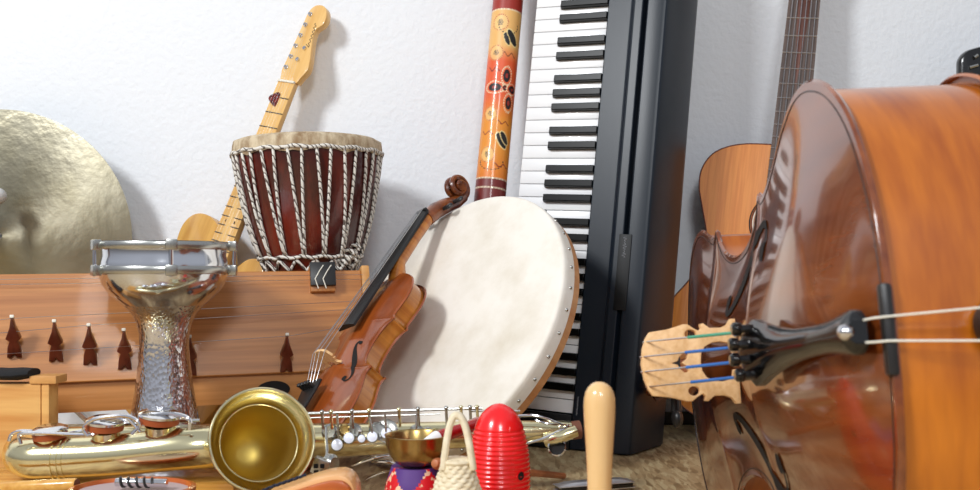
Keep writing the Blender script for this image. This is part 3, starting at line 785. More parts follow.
# ------------------------------------------------------------------ violin
def scroll_part(b, y0, zc, r, w):
    pts = []; rr = []
    for i in range(60):
        t = i / 59; a = -PI * .55 + t * 2 * PI * 1.75; q = r * (1 - .78 * t)
        pts.append((0, y0 + q * math.cos(a + PI * .5), zc + q * math.sin(a + PI * .5))); rr.append(w * (1.0 + .15 * t) * .5)
    return pts, rr
sc0 = P(457, 188, 1.705); br0 = P(319, 352, 1.42)
ph = math.radians(67); vn = Vector((-.5, -.7, .3)); vk = 1.0
for _ in range(6):
    brp = br0 - vn * (.044 * vk)
    scp = sc0 + vn * (.020 * vk); va = (scp - brp).normalized(); vk = (scp - brp).length / .428
    cdir = (Vector((0, 0, H)) - (brp + sc0) * .5).normalized(); cper = (cdir - va * cdir.dot(va)).normalized()
    side = cper.cross(va).normalized()
    if side.x < 0: side = -side
    vn = (cper * math.cos(ph) - side * math.sin(ph)).normalized()
vx = va.cross(vn).normalized()
vo = scp - va * (.588 * vk)
vmt_r = frame(vo, vx, va, vn)
vi = thing('violin', 'reddish brown violin propped on its end, neck leaning behind the frame drum', 'violin', vmt_r)
LV = .356; Z0 = .0
def vbuild(b, name, m, parent=vi, angle=35): return b.build(name, m, parent, angle, Matrix.Scale(vk, 4) @ (Matrix.Diagonal((.93, 1, .90, 1)) if name in ('top_plate', 'ribs', 'back_plate', 'f_hole') else Matrix()))
vbuild(plate(LV, Z0, .0145, .0045, 1), 'top_plate', M['violin'])
vbuild(ribs(LV, Z0 - .003, Z0 - .034, .004), 'ribs', M['violinrib'])
vbuild(plate(LV, Z0 - .036, .013, .0045, -1), 'back_plate', M['violin'])
for s_ in (-1, 1): vbuild(fhole(LV, Z0, .0145, s_, 1.25), 'f_hole', M['hole'])
yb = .195 * 0 + .160
b = MB(); lp = bridge_loops(.042, .034); b.poly(lp, .004, frame((0, yb + .002, Z0 + .0135), (1, 0, 0), (0, 0, 1), (0, -1, 0))); vbuild(b, 'bridge', M['bridge'])
# fingerboard, neck
b = MB(); 
fb0, fb1 = (.222, .030), (.490, .019)
vs = []
for (y, z, w) in ((.222, .028, .021), (.36, .0205, .0165), (.492, .0125, .012)):
    for a in range(-4, 5):
        t = a / 4; vs.append((w * t, y, z + .005 * (1 - t * t)))
    vs.append((w, y, z - .004)); vs.append((-w, y, z - .004))
fs = [(i * 11 + j, i * 11 + (j + 1) % 11, (i + 1) * 11 + (j + 1) % 11, (i + 1) * 11 + j) for i in range(2) for j in range(11)]
fs += [tuple(range(11)), tuple(22 + j for j in range(11))]
b.add(vs, fs); vbuild(b, 'fingerboard', M['ebony'])
b = MB(); b.tube([(0, .345, -.012), (0, .362, -.002), (0, .38, .007), (0, .44, .004), (0, .492, .000)], [.016, .014, .0125, .0115, .0115], 16); vbuild(b, 'neck', M['violinrib'])
b = MB(); b.tube([(0, .488, .001), (0, .515, -.006), (0, .54, -.018), (0, .562, -.032), (0, .584, -.040)], [.0135, .0145, .0135, .0115, .009], 16)
for s_ in (0,):
    y0, z0, r = .587, -.019, .0215
    pts = []; rr = []
    for i in range(70):
        t = i / 69; a = -PI / 2 - .2 + t * 2 * PI * 1.6; q = r * (1 - .72 * t)
        pts.append((0, y0 + q * math.cos(a), z0 + q * math.sin(a))); rr.append(.0052)
    for side_ in (-1, 1):
        pp = [(side_ * (.004 + .009 * (i / 69)), p_[1], p_[2]) for i, p_ in enumerate(pts)]
        b.tube(pp, [.0060 * (1 - .4 * i / 69) for i in range(70)], 8)
    b.tube([(-.014, y0, z0), (.014, y0, z0)], .0095, 14)
sc_o = vbuild(b, 'scroll', M['scroll'])
for i, (y, s_) in enumerate(((.505, -1), (.520, 1), (.535, -1), (.548, 1))):
    z = -.006 - i * .0055
    b = MB(); b.tube([(-s_ * .012, y, z), (s_ * .022, y, z)], [.003, .0038], 10); b.sphere((s_ * .028, y, z), .008, 12, 8, (1, .85, .45)); vbuild(b, 'peg', M['ebony'])
b = MB(); b.box((0, .493, .014), (.024, .005, .008), bev=.001); vbuild(b, 'nut', M['ebony'])
tp = spline([(.020, .118), (.0205, .106), (.017, .085), (.012, .045), (.010, .016), (.007, .012)], 24)
tp = [(x, y) for x, y in tp] + [(-x, y) for x, y in reversed(tp)]
b = MB(); b.poly([tp], .005, frame((0, 0, .018), (1, 0, 0), (0, 1, .06), (0, -.06, 1)), bev=.0015); tpo = vbuild(b, 'tailpiece', M['ebony'])
for i in range(4):
    x = -.0125 + i * .0083
    b = MB(); b.tube([(x, .104, .028), (x, .104, .038)], .0028, 8); b.sphere((x, .104, .040), .0038, 10, 6, (1, 1, .6)); vbuild(b, 'fine_tuner', M['ebony'], tpo)
crn = lambda i: (-.0165 + i * .011, yb, Z0 + .0135 + .034 * (.90 + .095 * (1 - abs(i - 1.5) / 1.5)))
for i in range(4):
    x = -.0125 + i * .0083
    b = MB(); b.tube([(x, .112, .029), crn(i), (-.008 + i * .0053, .493, .0195)], .00055, 5); vbuild(b, 'string', M['steel'])
b = MB(); b.sphere((-.05, .035, .014), .022, 20, 10, (1.3, 1, .45)); vbuild(b, 'chin_rest', M['ebony'])
b = MB(); b.tube([(0, -.006, -.016), (0, .004, -.016)], .006, 12); vbuild(b, 'end_button', M['ebony'])

# ------------------------------------------------------------------ cello
HO = half_outline(True)
ck = .916; KW = 1.09
LC = .755 * ck
yaw_, pit_, roll_ = .016, .158, -.036
Sd = P(890, 329, .687 * ck)
ca_ = Vector((math.sin(yaw_) * math.cos(pit_), math.cos(yaw_) * math.cos(pit_), -math.sin(pit_)))
cn0 = Vector((-1, 0, 0)); cn0 = (cn0 - ca_ * cn0.dot(ca_)).normalized(); x0_ = ca_.cross(cn0)
cn = (cn0 * math.cos(roll_) + x0_ * math.sin(roll_)).normalized()
cx_ = ca_.cross(cn).normalized()
cmt2 = frame(Sd, cx_, ca_, cn)
ce = thing('cello', 'glossy brown cello lying on its side at the right, tail end nearest', 'cello', cmt2)
HC = .026 * ck; TH = .0055 * ck; RB = .128 * ck
def cbuild(b, name, m, parent=ce, angle=35): return b.build(name, m, parent, angle, Matrix.Diagonal((KW, 1, 1, 1)) if name in ('top_plate', 'ribs', 'back_plate', 'f_hole', 'purfling') else None)
cbuild(plate(LC, 0, HC, TH, 1), 'top_plate', M['cello'])
cbuild(ribs(LC, -TH * .8, -RB - TH, .005), 'ribs', M['cellorib'])
cbuild(plate(LC, -RB - TH * 1.6, HC * .9, TH, -1), 'back_plate', M['cellorib'])
for s_ in (-1, 1): cbuild(fhole(LC, 0, HC, s_, 1.15), 'f_hole', M['hole'])
# purfling line
for s_ in (0,):
    b = MB(); pts = []
    for y, h in HO[2:-2]: pts.append((max(h * LC - .006, 0), .004 + y * (LC - .008)))
    ol = pts + [(-x, y) for x, y in reversed(pts)]
    b.tube([(x, y, HC * arch(x / LC, y / LC, 0) + .0002) for x, y in ol], .0005, 4, closed=True); cbuild(b, 'purfling', M['ebony'], angle=0)
yb = .468 * LC; bh, bw_ = .105 * ck, .092 * ck
b = MB(); b.poly(bridge_loops(bw_, bh, True), .009, frame((0, yb + .0045, HC * .97), (1, 0, 0), (0, 0, 1), (0, -1, 0)), bev=.0008); cbuild(b, 'bridge', M['bridge'])
zc_ = HC * .97 + bh
# saddle
b = MB(); b.box((0, .002, .0005), (.062, .009, .008), bev=.003); cbuild(b, 'saddle', M['ebony'])
# tailpiece
TL0, TL1 = .018 * ck, .222 * ck
tp = spline([(.010, TL0 - .006), (.016, TL0), (.0165, TL0 + .008), (.0125, TL0 + .04), (.0125, TL0 + .08), (.016, TL0 + .12), (.0235, TL0 + .155), (.0305, TL0 + .178), (.0315, TL1), (.028, TL1 + .004)], 50)
vs = []; m_ = 11
for x, y in tp:
    f = (y - TL0) / (TL1 - TL0); zb = .018 + f * .020
    for j in range(m_):
        t = -1 + 2 * j / (m_ - 1); vs.append((x * ck * t, y, zb + (.013 if f > .0 else .011) * (1 - t * t) * (.55 + .6 * abs(f - .35))))
    for j in range(m_):
        t = 1 - 2 * j / (m_ - 1); vs.append((x * ck * t, y, zb - .0065))
w_ = 2 * m_
fs = [(i * w_ + j, i * w_ + (j + 1) % w_, (i + 1) * w_ + (j + 1) % w_, (i + 1) * w_ + j) for i in range(len(tp) - 1) for j in range(w_)]
fs += [tuple(range(w_)), tuple((len(tp) - 1) * w_ + j for j in range(w_))]
b = MB(); b.add(vs, fs); tpo = cbuild(b, 'tailpiece', M['blackgloss'], angle=45)
for i in range(4):
    x = (-.0215 + i * .0143) * ck; zt_ = .049 + .005 * (1 - abs(i - 1.5) / 1.5)
    b = MB(); b.tube([(x, TL1 - .022, zt_ - .004), (x, TL1 - .022, zt_ + .006)], .0035, 10); b.lathe([(0, 0), (.0052, 0), (.0057, .002), (.0057, .006), (.004, .008), (0, .008)], 14, Matrix.Translation((x, TL1 - .022, zt_ + .004)))
    b.box((x, TL1 - .004, zt_ - .004), (.008, .034, .008), bev=.002)
    ft = cbuild(b, 'fine_tuner', M['blackgloss'], tpo)
    b = MB(); b.sphere((x, TL1 + .014, zt_ - .001), .0044, 12, 8); cbuild(b, 'ball_end', M['bridge'] if i == 1 else M['chrome'], ft)
cr2 = lambda i: ((-.0245 + i * .0163) * ck, yb, zc_ + .0008 - .0050 * ck * (abs(i - 1.5) / 1.5) ** 1.6)
nutp = lambda i: ((-.0105 + i * .007) * ck, LC + .168 * ck, .030)
for i in range(4):
    x = (-.0215 + i * .0143) * ck; zt_ = .049 + .005 * (1 - abs(i - 1.5) / 1.5) - .003
    st0 = Vector((x, TL1 + .012, zt_)); st1 = Vector(cr2(i))
    b = MB(); b.tube([st0, st0.lerp(st1, .50)], .0015, 8, mi=1)
    b.tube([st0.lerp(st1, .50), st1, nutp(i)], .0009, 6, mi=0)
    cbuild(b, 'string', [M['steel'], M['greenwrap'] if i == (3 if cx_.z > 0 else 0) else M['bluewrap']])
# tail gut to the end pin
for s_ in (-1, 1):
    b = MB(); b.tube([(s_ * .007, TL0 + .004, .018), (s_ * .008, .004, .0088), (s_ * .008, -.0035, .003), (s_ * .011, -.012, -.060), (s_ * .006, -.014, -.084 * ck)], .0008, 8); cbuild(b, 'tail_gut', M['nutwhite'])
b = MB(); b.sphere((0, TL0 - .002, .024), .006, 12, 8); cbuild(b, 'gut_knob', M['chrome'], tpo)
zp = -.082 * ck
b = MB(); b.lathe([(0, .034), (.010, .034), (.013, .030), (.0135, .022), (.018, .014), (.0195, .006), (.0195, -.002), (0, -.002)], 28, axisframe((0, 0, zp), (0, -1, 0))); ep = cbuild(b, 'end_pin_collar', M['ebony'])
b = MB(); b.tube([(0, -.03, zp), (0, -.055, zp)], .005, 12); cbuild(b, 'end_pin', M['chrome'], ep)
# fingerboard and neck
vs = []
for (y, z, w) in ((yb + .085 * ck, .078 * ck, .031 * ck), (LC, .052 * ck, .022 * ck), (LC + .168 * ck, .018 * ck, .0165 * ck)):
    for a in range(-4, 5):
        t = a / 4; vs.append((w * t, y, z + .010 * ck * (1 - t * t) * w / (.031 * ck)))
    vs.append((w, y, z - .006)); vs.append((-w, y, z - .006))
fs = [(i * 11 + j, i * 11 + (j + 1) % 11, (i + 1) * 11 + (j + 1) % 11, (i + 1) * 11 + j) for i in range(2) for j in range(11)] + [tuple(range(11)), tuple(22 + j for j in range(11))]
b = MB(); b.add(vs, fs); cbuild(b, 'fingerboard', M['ebony'])
b = MB(); b.tube([(0, LC - .02, -.02), (0, LC + .005, .005), (0, LC + .03, .022), (0, LC + .15, .012), (0, LC + .168 * ck, .0)], [.030, .026, .019, .017, .016], 18); nk2 = cbuild(b, 'neck', M['cellorib'])
b = MB(); yq = LC + .168 * ck
b.tube([(0, yq, .0), (0, yq + .06, -.012), (0, yq + .09, -.026), (0, yq + .11, -.032)], [.018, .020, .016, .012], 16)
for s_ in (-1, 1):
    pp = []
    for i in range(60):
        t = i / 59; a = -PI / 2 - .2 + t * 2 * PI * 1.6; q = .026 * (1 - .72 * t)
        pp.append((s_ * (.006 + .014 * t), yq + .122 + q * math.cos(a), -.006 + q * math.sin(a)))
    b.tube(pp, .008, 8)
b.tube([(-.022, yq + .122, -.006), (.022, yq + .122, -.006)], .012, 14)
cbuild(b, 'scroll', M['scroll'])
for i, s_ in enumerate((-1, 1, -1, 1)):
    y = yq + .016 + i * .020; z = -.008 - i * .005
    b = MB(); b.tube([(-s_ * .022, y, z), (s_ * .045, y, z)], [.005, .007], 10); b.sphere((s_ * .056, y, z), .015, 12, 8, (1, .85, .5)); cbuild(b, 'peg', M['ebony'])

# ------------------------------------------------------------------ classical guitar
g0, g1 = P(759.5, 430, 1.70), P(804.5, 0, 1.815)
gy = (g1 - g0).normalized(); gx = Vector((1, 0, 0)); gx = (gx - gy * gx.dot(gy)).normalized()
gx = (gx * math.cos(.27) + gx.cross(gy) * math.sin(.27)).normalized(); gz = gx.cross(gy).normalized()
if gz.y > 0: gz = -gz
cmtg = frame(g0, gx, gy, gz)
cg = thing('classical_guitar', 'orange-topped classical guitar leaning on the wall behind the cello', 'guitar', cmtg)
kg = 1.085
gh = [(0, 0), (.09, .004), (.145, .035), (.178, .085), (.185, .135), (.172, .19), (.140, .24), (.121, .285), (.121, .32), (.133, .365), (.143, .405), (.141, .44), (.120, .47), (.075, .486), (0, .488)]
gs = spline(gh, 90); olg = [(x * kg, y * kg) for x, y in gs] + [(-x * kg, y * kg) for x, y in reversed(gs)][1:-1]
sh = (.0, .350 * kg)
def circ(cx, cy, r, n_=40): return [(cx + r * math.cos(2 * PI * i / n_), cy + r * math.sin(2 * PI * i / n_)) for i in range(n_)]
b = MB(); b.poly([olg, circ(sh[0], sh[1], .043)], .003, Matrix.Translation((0, 0, -.003))); b.build('soundboard', M['guitar'], cg)
b = MB(); m_ = len(olg); b.add([(x, y, -.0028) for x, y in olg] + [(x, y, -.088) for x, y in olg], [(i, (i + 1) % m_, m_ + (i + 1) % m_, m_ + i) for i in range(m_)]); b.build('sides', M['guitarside'], cg)
b = MB(); b.poly([olg], .003, Matrix.Translation((0, 0, -.091))); b.build('back', M['guitarside'], cg)
b = MB(); b.tube([(x, y, -.001) for x, y in olg], .0016, 6, closed=True); b.build('binding', M['rosewood'], cg)
for r, m in ((.047, M['ebony']), (.0505, M['nutwhite']), (.0535, M['rosewood']), (.0565, M['ebony'])):
    b = MB(); b.tube([(x, y, .0002) for x, y in circ(sh[0], sh[1], r)], .0012, 5, closed=True); b.build('rosette_ring', m, cg)
SLg = .66 * kg; yn = .13 * kg + SLg
b = MB(); b.box((0, .13 * kg - .004, .005), (.19, .028, .009), bev=.002); b.build('bridge', M['rosewood'], cg)
b = MB()
w0, w1 = .026 * kg, .031 * kg; y0_ = .372 * kg
b.add([(-w1, y0_, 0), (w1, y0_, 0), (w0, yn, 0), (-w0, yn, 0), (-w1, y0_, .007), (w1, y0_, .007), (w0, yn, .007), (-w0, yn, .007)], [(0, 1, 2, 3), (4, 5, 6, 7), (0, 1, 5, 4), (1, 2, 6, 5), (2, 3, 7, 6), (3, 0, 4, 7)])
fbg = b.build('fingerboard', M['fingerboard'], cg)
for i in range(1, 20):
    y = yn - SLg * (1 - 2 ** (-i / 12)); w = w0 + (w1 - w0) * (yn - y) / (yn - y0_)
    b = MB(); b.tube([(-w, y, .0073), (w, y, .0073)], .0013, 6); b.build('fret', M['steel'], fbg)
b = MB(); b.tube([(0, .485 * kg, -.012), (0, yn, -.006)], [.030, .025], 16, flat=.6, up=(0, 0, 1)); b.build('neck', M['guitarside'], cg)
b = MB(); hs2 = [(-.03, yn), (.03, yn), (.037, yn + .03), (.036, yn + .18), (.0, yn + .195), (-.036, yn + .18), (-.037, yn + .03)]
b.poly([hs2], .018, Matrix.Translation((0, 0, -.016)), bev=.002); b.build('headstock', M['guitarside'], cg)
for i in range(6):
    b = MB(); x = -.021 + i * .0084
    b.tube([(x * 1.35, .13 * kg, .012), (x, yn, .012)], .0007 if i > 2 else .0008, 5); b.build('string', M['steel'], cg)

# ------------------------------------------------------------------ dark object behind the cello at the right
bc0 = P(1035, 270, 1.78); bcm = frame((bc0.x, 1.80, 0), Vector((.99, .0, 0.12)).normalized(), Vector((0, 1, 0)), Vector((-.12, 0, .99)).normalized())
bc = thing('black_case', 'black rounded case with three silver slots peeking over the cello at the right edge', 'case', Matrix.Translation((bc0.x, 1.80, 0)))
tz = P(960, 50, 1.75).z; xl_ = P(959.5, 60, 1.75).x - bc0.x
def rr(x0, x1, z0, z1, r, slope=0):
    pts = []
    for cx, cz, a0 in ((x1 - r, z0 + r, -PI / 2), (x1 - r, z1 - r, 0), (x0 + r, z1 - r, PI / 2), (x0 + r, z0 + r, PI)):
        for i in range(8): a = a0 + PI / 2 * i / 7; pts.append((cx + r * math.cos(a), cz + r * math.sin(a)))
    return pts
ol = [(x, z + (.28 * (x - xl_) if z > .3 else 0)) for x, z in rr(xl_, xl_ + .26, 0.0, tz - .004, .020)]
b = MB(); b.poly([ol], .022, frame((0, -.032, 0), (1, 0, 0), (0, 0, 1), (0, -1, 0)), bev=.006); b.build('shell', M['blackgloss'], bc)
for i, (u0_, u1_, v) in enumerate(((974, 977.5, 56.5), (969, 977.5, 66.5), (965.5, 977, 77))):
    pA, pB = P(u0_, v + 1.2, 1.745), P(u1_, v - 1.2, 1.745)
    b = MB(); b.tube([(pA.x - bc0.x, -.0555, pA.z), (pB.x - bc0.x, -.0555, pB.z)], .0034, 8); b.build('slot', M['nickel'], bc)

# ------------------------------------------------------------------ saxophone
sx0 = Vector((-.30, 1.24, 0.0))
sx = thing('saxophone', 'gold lacquered saxophone lying on its side, open bell towards the viewer', 'saxophone', sx0)
def sp_(u, v, Y): return P(u, v, Y * .975) - sx0
# bow and bell tube then body tube : (u, v, Y, r)
front = [(40, 458.5, 1.225, .0255), (110, 455.5, 1.225, .0258), (170, 449.5, 1.225, .0265), (205, 447, 1.232, .0268), (222, 447, 1.248, .026)]
ft = [sp_(*q[:3]) for q in front]; fr = [q[3] for q in front]
rear = [(574, 430.5, 1.325, .012), (558, 430.5, 1.323, .0135), (500, 433, 1.315, .0165), (430, 436, 1.308, .019), (365, 439, 1.302, .0215), (280, 441, 1.298, .0235), (200, 443, 1.296, .0248), (110, 445, 1.294, .0255), (45, 447, 1.292, .0255)]
rt = [sp_(*q[:3]) for q in rear]; rr_ = [q[3] for q in rear]
cA, cB = rt[-1], ft[0]; mid = (cA + cB) / 2; hh = (cA - cB) / 2
bow = []
for i in range(1, 24):
    a = PI * i / 24; bow.append(mid + hh * math.cos(a) + Vector((-1, 0, 0)) * (.024 * math.sin(a)))
den = spline([tuple(p) + (r,) for p, r in zip(rt, rr_)], 90) + [tuple(p) + (.0255,) for p in bow] + spline([tuple(p) + (r,) for p, r in zip(ft, fr)], 40)
b = MB(); b.tube([d[:3] for d in den], [d[3] for d in den], 36, cap=False); b.build('body_tube', M['brass'], sx, 50)
for (u, v, Y, r) in ((64, 457.8, 1.225, .0268), (58, 458, 1.225, .0268), (69, 457.5, 1.225, .0266)):
    b = MB(); b.tube([sp_(u - 1, v, Y), sp_(u + 1, v, Y)], r, 36); b.build('bow_ring', M['brass'], sx)
rimc = sp_(263, 439.5, 1.14); thr = sp_(250, 446.5, 1.245); bd = (rimc - thr).normalized(); bd = (bd + Vector((.08, 0, .10))).normalized()
bm_ = axisframe(rimc, bd); Rb = 50.5 * 1.14 / 950
pr = [(.033, -.088), (.0372, -.074), (.0405, -.056), (.0428, -.040), (.0445, -.028), (.0455, -.022), (.0475, -.0165), (.0535, -.0085), (.0585, -.003), (Rb - .001, 0)]
b = MB(); b.lathe(pr[5:] + [(Rb + .001, .001), (Rb + .002, -.001), (Rb + .001, -.003), (Rb - .003, -.004)] + [(r + .0012, z - .002) for r, z in reversed(pr[:9])], 80, bm_); bell = b.build('bell', M['brass'], sx, 60)
b = MB(); b.lathe([(0, -.108), (.009, -.1075), (.018, -.105), (.026, -.099)] + pr[:6], 80, bm_); b.build('bell_throat', M['brass_in'], bell, 60)
b = MB(); b.tube([bm_ @ Vector((Rb * math.cos(2 * PI * i / 64), Rb * math.sin(2 * PI * i / 64), 0)) for i in range(64)], .0016, 8, closed=True); b.build('rim_wire', M['brass'], bell)
b = MB(); b.tube([bm_ @ Vector((.0457 * math.cos(2 * PI * i / 64), .0457 * math.sin(2 * PI * i / 64), -.021)) for i in range(64)], .0008, 8, closed=True); b.build('throat_ring', M['brass'], bell)
# big low key cups with pads standing open
def keycup(u, v, Y, rp, hgt, tiltx, open_):
    base = sp_(u, v, Y); ax = Vector((.05, -.20, 1)).normalized()
    k_ = Y / 950
    b = MB(); b.lathe([(rp * .72, -.012), (rp * .72, hgt), (rp * .66, hgt), (rp * .66, -.012)], 32, axisframe(base, ax), closed=True); b.build('tone_hole', M['brass'], sx)
    top = base + ax * (hgt + open_); ax2 = (ax + Vector((tiltx, .10, 0))).normalized()
    b = MB(); b.lathe([(0, .004), (rp * .7, .0045), (rp, .001), (rp, -.002), (rp * .97, -.0025)], 32, axisframe(top, ax2)); cup = b.build('key_cup', M['chrome'], sx)
    b = MB(); b.lathe([(0, -.0025), (rp * .5, -.0025), (rp * .52, -.0042), (rp * .52, -.0105), (rp * .92, -.0105), (rp * .95, -.002)], 32, axisframe(top, ax2)); b.build('pad', M['pad'], cup)
    return top
keycup(50, 440, 1.225, .022, .006, -.10, .008)
keycup(106, 436, 1.225, .024, .007, .05, .013)
keycup(160.5, 430, 1.225, .026, .007, .08, .014)
for pts, r in ((((9, 441, 1.215), (12, 434, 1.215), (22, 431, 1.215), (38, 432, 1.215)), .0022), (((21, 444, 1.20), (20, 434, 1.20), (40, 433, 1.20), (85, 435, 1.20), (98, 433, 1.205)), .0024),
               (((88, 436, 1.20), (84, 428, 1.20), (95, 419, 1.20), (125, 416, 1.20), (140, 424, 1.20), (132, 434, 1.20)), .0026), (((128, 418, 1.20), (140, 432, 1.20)), .0022),
               (((140, 416, 1.205), (165, 413, 1.205), (188, 418, 1.205), (190, 430, 1.205)), .0026), (((70, 433, 1.24), (130, 424, 1.24), (200, 420, 1.24)), .0022)):
    b = MB(); b.tube([q[:3] for q in spline([tuple(sp_(*p)) for p in pts], 24)], r, 8); b.build('key_guard', M['chrome'], sx)
# long rods, posts
for (u0_, v0_, u1_, v1_, Y0_, Y1_, r) in ((308, 413.5, 482, 408, 1.262, 1.285, .0020), (308, 418, 440, 414, 1.266, 1.287, .0011), (470, 411, 520, 411, 1.285, 1.296, .0016)):
    b = MB(); b.tube([sp_(u0_, v0_, Y0_), sp_(u1_, v1_, Y1_)], r, 8); b.build('rod', M['nickel'], sx)
for u in (322, 331, 352, 369, 399, 418, 446, 461, 470, 477):
    f = (u - 308) / 170; Yq = 1.262 + f * .022; vt = 413.5 - f * 5.5
    b = MB(); b.tube([sp_(u, vt - 1, Yq), sp_(u + 1, vt + 16, Yq + .004)], .0019, 8); b.sphere(sp_(u, vt - 1, Yq), .0032, 10, 6); b.build('post', M['brass'] if u % 2 else M['nickel'], sx)
# cups and pearls facing the viewer
for (u, v, r, m) in ((353, 432, 9, 'nickel'), (378, 431, 9, 'nickel'), (386.5, 431, 11.5, 'nickel'), (416.5, 431.5, 7, 'nickel'), (330, 432, 8, 'nickel'), (345, 430, 6, 'oldbrass'), (428, 432, 5, 'nickel')):
    Yq = 1.272 + (u - 330) * .0001
    b = MB(); b.lathe([(0, .004), (r * .7 * Yq / 950, .0045), (r * Yq / 950, .002), (r * Yq / 950, -.004), (0, -.004)], 24, axisframe(sp_(u, v, Yq), (-.1, -1, .25))); b.build('key_cup', M[m], sx)
for (u, v, r) in ((337.2, 444.7, 5.6), (349, 438, 5.2), (361.7, 438.6, 3.7), (372.4, 436.7, 5.2), (386.4, 433, 5.2), (416.5, 431, 3.0)):
    Yq = 1.258 + (u - 330) * .0001; mtp = axisframe(sp_(u, v, Yq), (-.05, -1, .30)); r_ = r * Yq / 950
    b = MB(); b.lathe([(r_ * 1.12, -.003), (r_ * 1.15, 0), (r_ * 1.05, .0015), (0, .001)], 24, mtp); pc = b.build('touch_cup', M['nickel'], sx)
    b = MB(); b.lathe([(r_ * 1.02, .0012), (r_ * .6, .0026), (0, .003)], 24, mtp); b.build('pearl', M['pearl'], pc)
for (u0_, v0_, u1_, v1_) in ((339, 443, 337, 414), (350, 437, 351, 416), (373, 436, 369, 415), (386, 432, 385, 414), (416, 430, 417, 414)):
    b = MB(); b.tube([sp_(u0_, v0_, 1.262), sp_(u1_, v1_, 1.266)], .0016, 8); b.build('key_arm', M['nickel'], sx)
# thumb / side spatulas low in front
for (u0_, v0_, u1_, v1_, r) in ((352, 466, 392, 455, .004), (372, 462, 398, 464, .0045), (365, 480, 396, 470, .003)):
    b = MB(); b.tube([q[:3] for q in spline([tuple(sp_(u0_, v0_, 1.255)), tuple(sp_((u0_ + u1_) / 2, (v0_ + v1_) / 2 - 2, 1.25)), tuple(sp_(u1_, v1_, 1.245))], 10)], [r * (0.5 + .9 * math.sin(PI * i / 9)) for i in range(10)], 10, flat=.4); b.build('side_key', M['chrome'], sx)
# clamp-like guard beside the bell
b = MB(); b.box(sp_(321, 466, 1.20), (.020, .016, .020), Matrix.Rotation(.35, 3, 'Y'), .002); kg_ = b.build('guard_block', M['nickel'], sx)
for dx in (-.0035, .0045):
    for q in (-.005, .003):
        b = MB(); b.box(sp_(320, 467, 1.20) + Vector((dx, -.0085, q)), (.005, .003, .005)); b.build('slot', M['hole'], kg_)
b = MB(); b.lathe([(0, .008), (.008, .0075), (.011, .004), (.011, -.004), (0, -.006)], 20, axisframe(sp_(330.5, 463, 1.205), (.8, -.6, 0))); b.build('bumper_cap', M['nickel'], sx)
b = MB(); b.tube([sp_(326, 428, 1.25), sp_(327, 456, 1.205)], .002, 8); b.build('guard_arm', M['nickel'], sx)
# neck receiver end at the right
for pts, r in ((((518, 416, 1.30), (538, 416, 1.298), (560, 424, 1.30), (574, 429, 1.31)), .0018), (((520, 445, 1.30), (545, 438, 1.298), (562, 430, 1.30), (574, 428, 1.31)), .0020), (((535, 420, 1.30), (550, 424, 1.295), (574, 427, 1.31)), .0014)):
    b = MB(); b.tube([q[:3] for q in spline([tuple(sp_(*p)) for p in pts], 20)], r, 8); b.build('octave_lever', M['chrome'], sx)
b = MB(); b.tube([sp_(546, 440, 1.308), sp_(560, 437, 1.30), sp_(576, 431, 1.305)], [.010, .009, .008], 18); b.build('receiver_tube', M['brass'], sx)
b = MB(); b.tube([sp_(572, 430.5, 1.322), sp_(580, 429.5, 1.324)], .0125, 20); b.build('end_plug', M['cork'], sx)
b = MB(); b.lathe([(.0115, -.004), (.0125, .002), (.0105, .003), (.0095, -.003)], 24, axisframe(sp_(557, 447, 1.297), (-.15, -1, .25)), closed=True); rg = b.build('ring', M['chrome'], sx)
b = MB(); b.lathe([(.0100, -.003), (0, -.003)], 24, axisframe(sp_(557, 447, 1.297), (-.15, -1, .25))); b.build('ring_bore', M['hole'], rg)
for u in (560, 565, 568): 
    b = MB(); b.tube([sp_(u, 424, 1.305), sp_(u, 436, 1.305)], .0016, 8); b.build('screw', M['chrome'], sx)

# ------------------------------------------------------------------ singing bowl, cushion, mallets
bx = Vector(((415.5 - 490) * 1.12 / 950, 1.12, 0)); s3 = 1.12 / 950
cu = thing('ring_cushion', 'purple and red brocade cushion under the small brass bowl', 'cushion', bx)
zc2 = H - (467 - 270) * s3
b = MB(); vs = []
SEGc = 72; prof = [(0, .0), (.030, 0), (.037, .008), (.0385, .025), (.0375, .045), (.034, .060), (.028, zc2 + .002), (.018, zc2 + .001), (0, zc2 - .002)]
pr_d = []
for (r0, z0_), (r1, z1_) in zip(prof, prof[1:]):
    for i in range(5): pr_d.append((r0 + (r1 - r0) * i / 5, z0_ + (z1_ - z0_) * i / 5))
pr_d.append(prof[-1])
b.lathe(pr_d, SEGc)
# purple wedges over red brocade, chosen per face
for i, f in enumerate(b.f):
    c_ = sum((Vector(b.v[k_]) for k_ in f), Vector()) / len(f)
    a = (math.atan2(c_.y, c_.x) + PI / 2 + .20) % (2 * PI / 4); a = min(a, 2 * PI / 4 - a)
    b.m[i] = 1 if (c_.z > zc2 - .0275 + a * .040) else 0
o = b.build('cover', [M['brocade'], M['purple']], cu, 60)
bwz = zc2 + .0025
bt2 = Vector((bx.x + .002, bx.y, bwz))
rB = 32 * s3
pr = [(0, 0), (.018, 0), (.026, .004), (.032, .012), (rB - .001, .024), (rB, .0345), (rB + .0008, .036), (rB - .0012, .0365), (rB - .003, .034), (rB - .004, .024), (.029, .013), (.024, .006), (0, .0035)]
b = MB(); b.lathe(pr, 64); o = b.build('singing_bowl', M['oldbrass'], None, 50); o.matrix_world = Matrix.Translation(bt2)
tag(o, 'small dull brass singing bowl on a purple and red cushion', 'singing bowl')
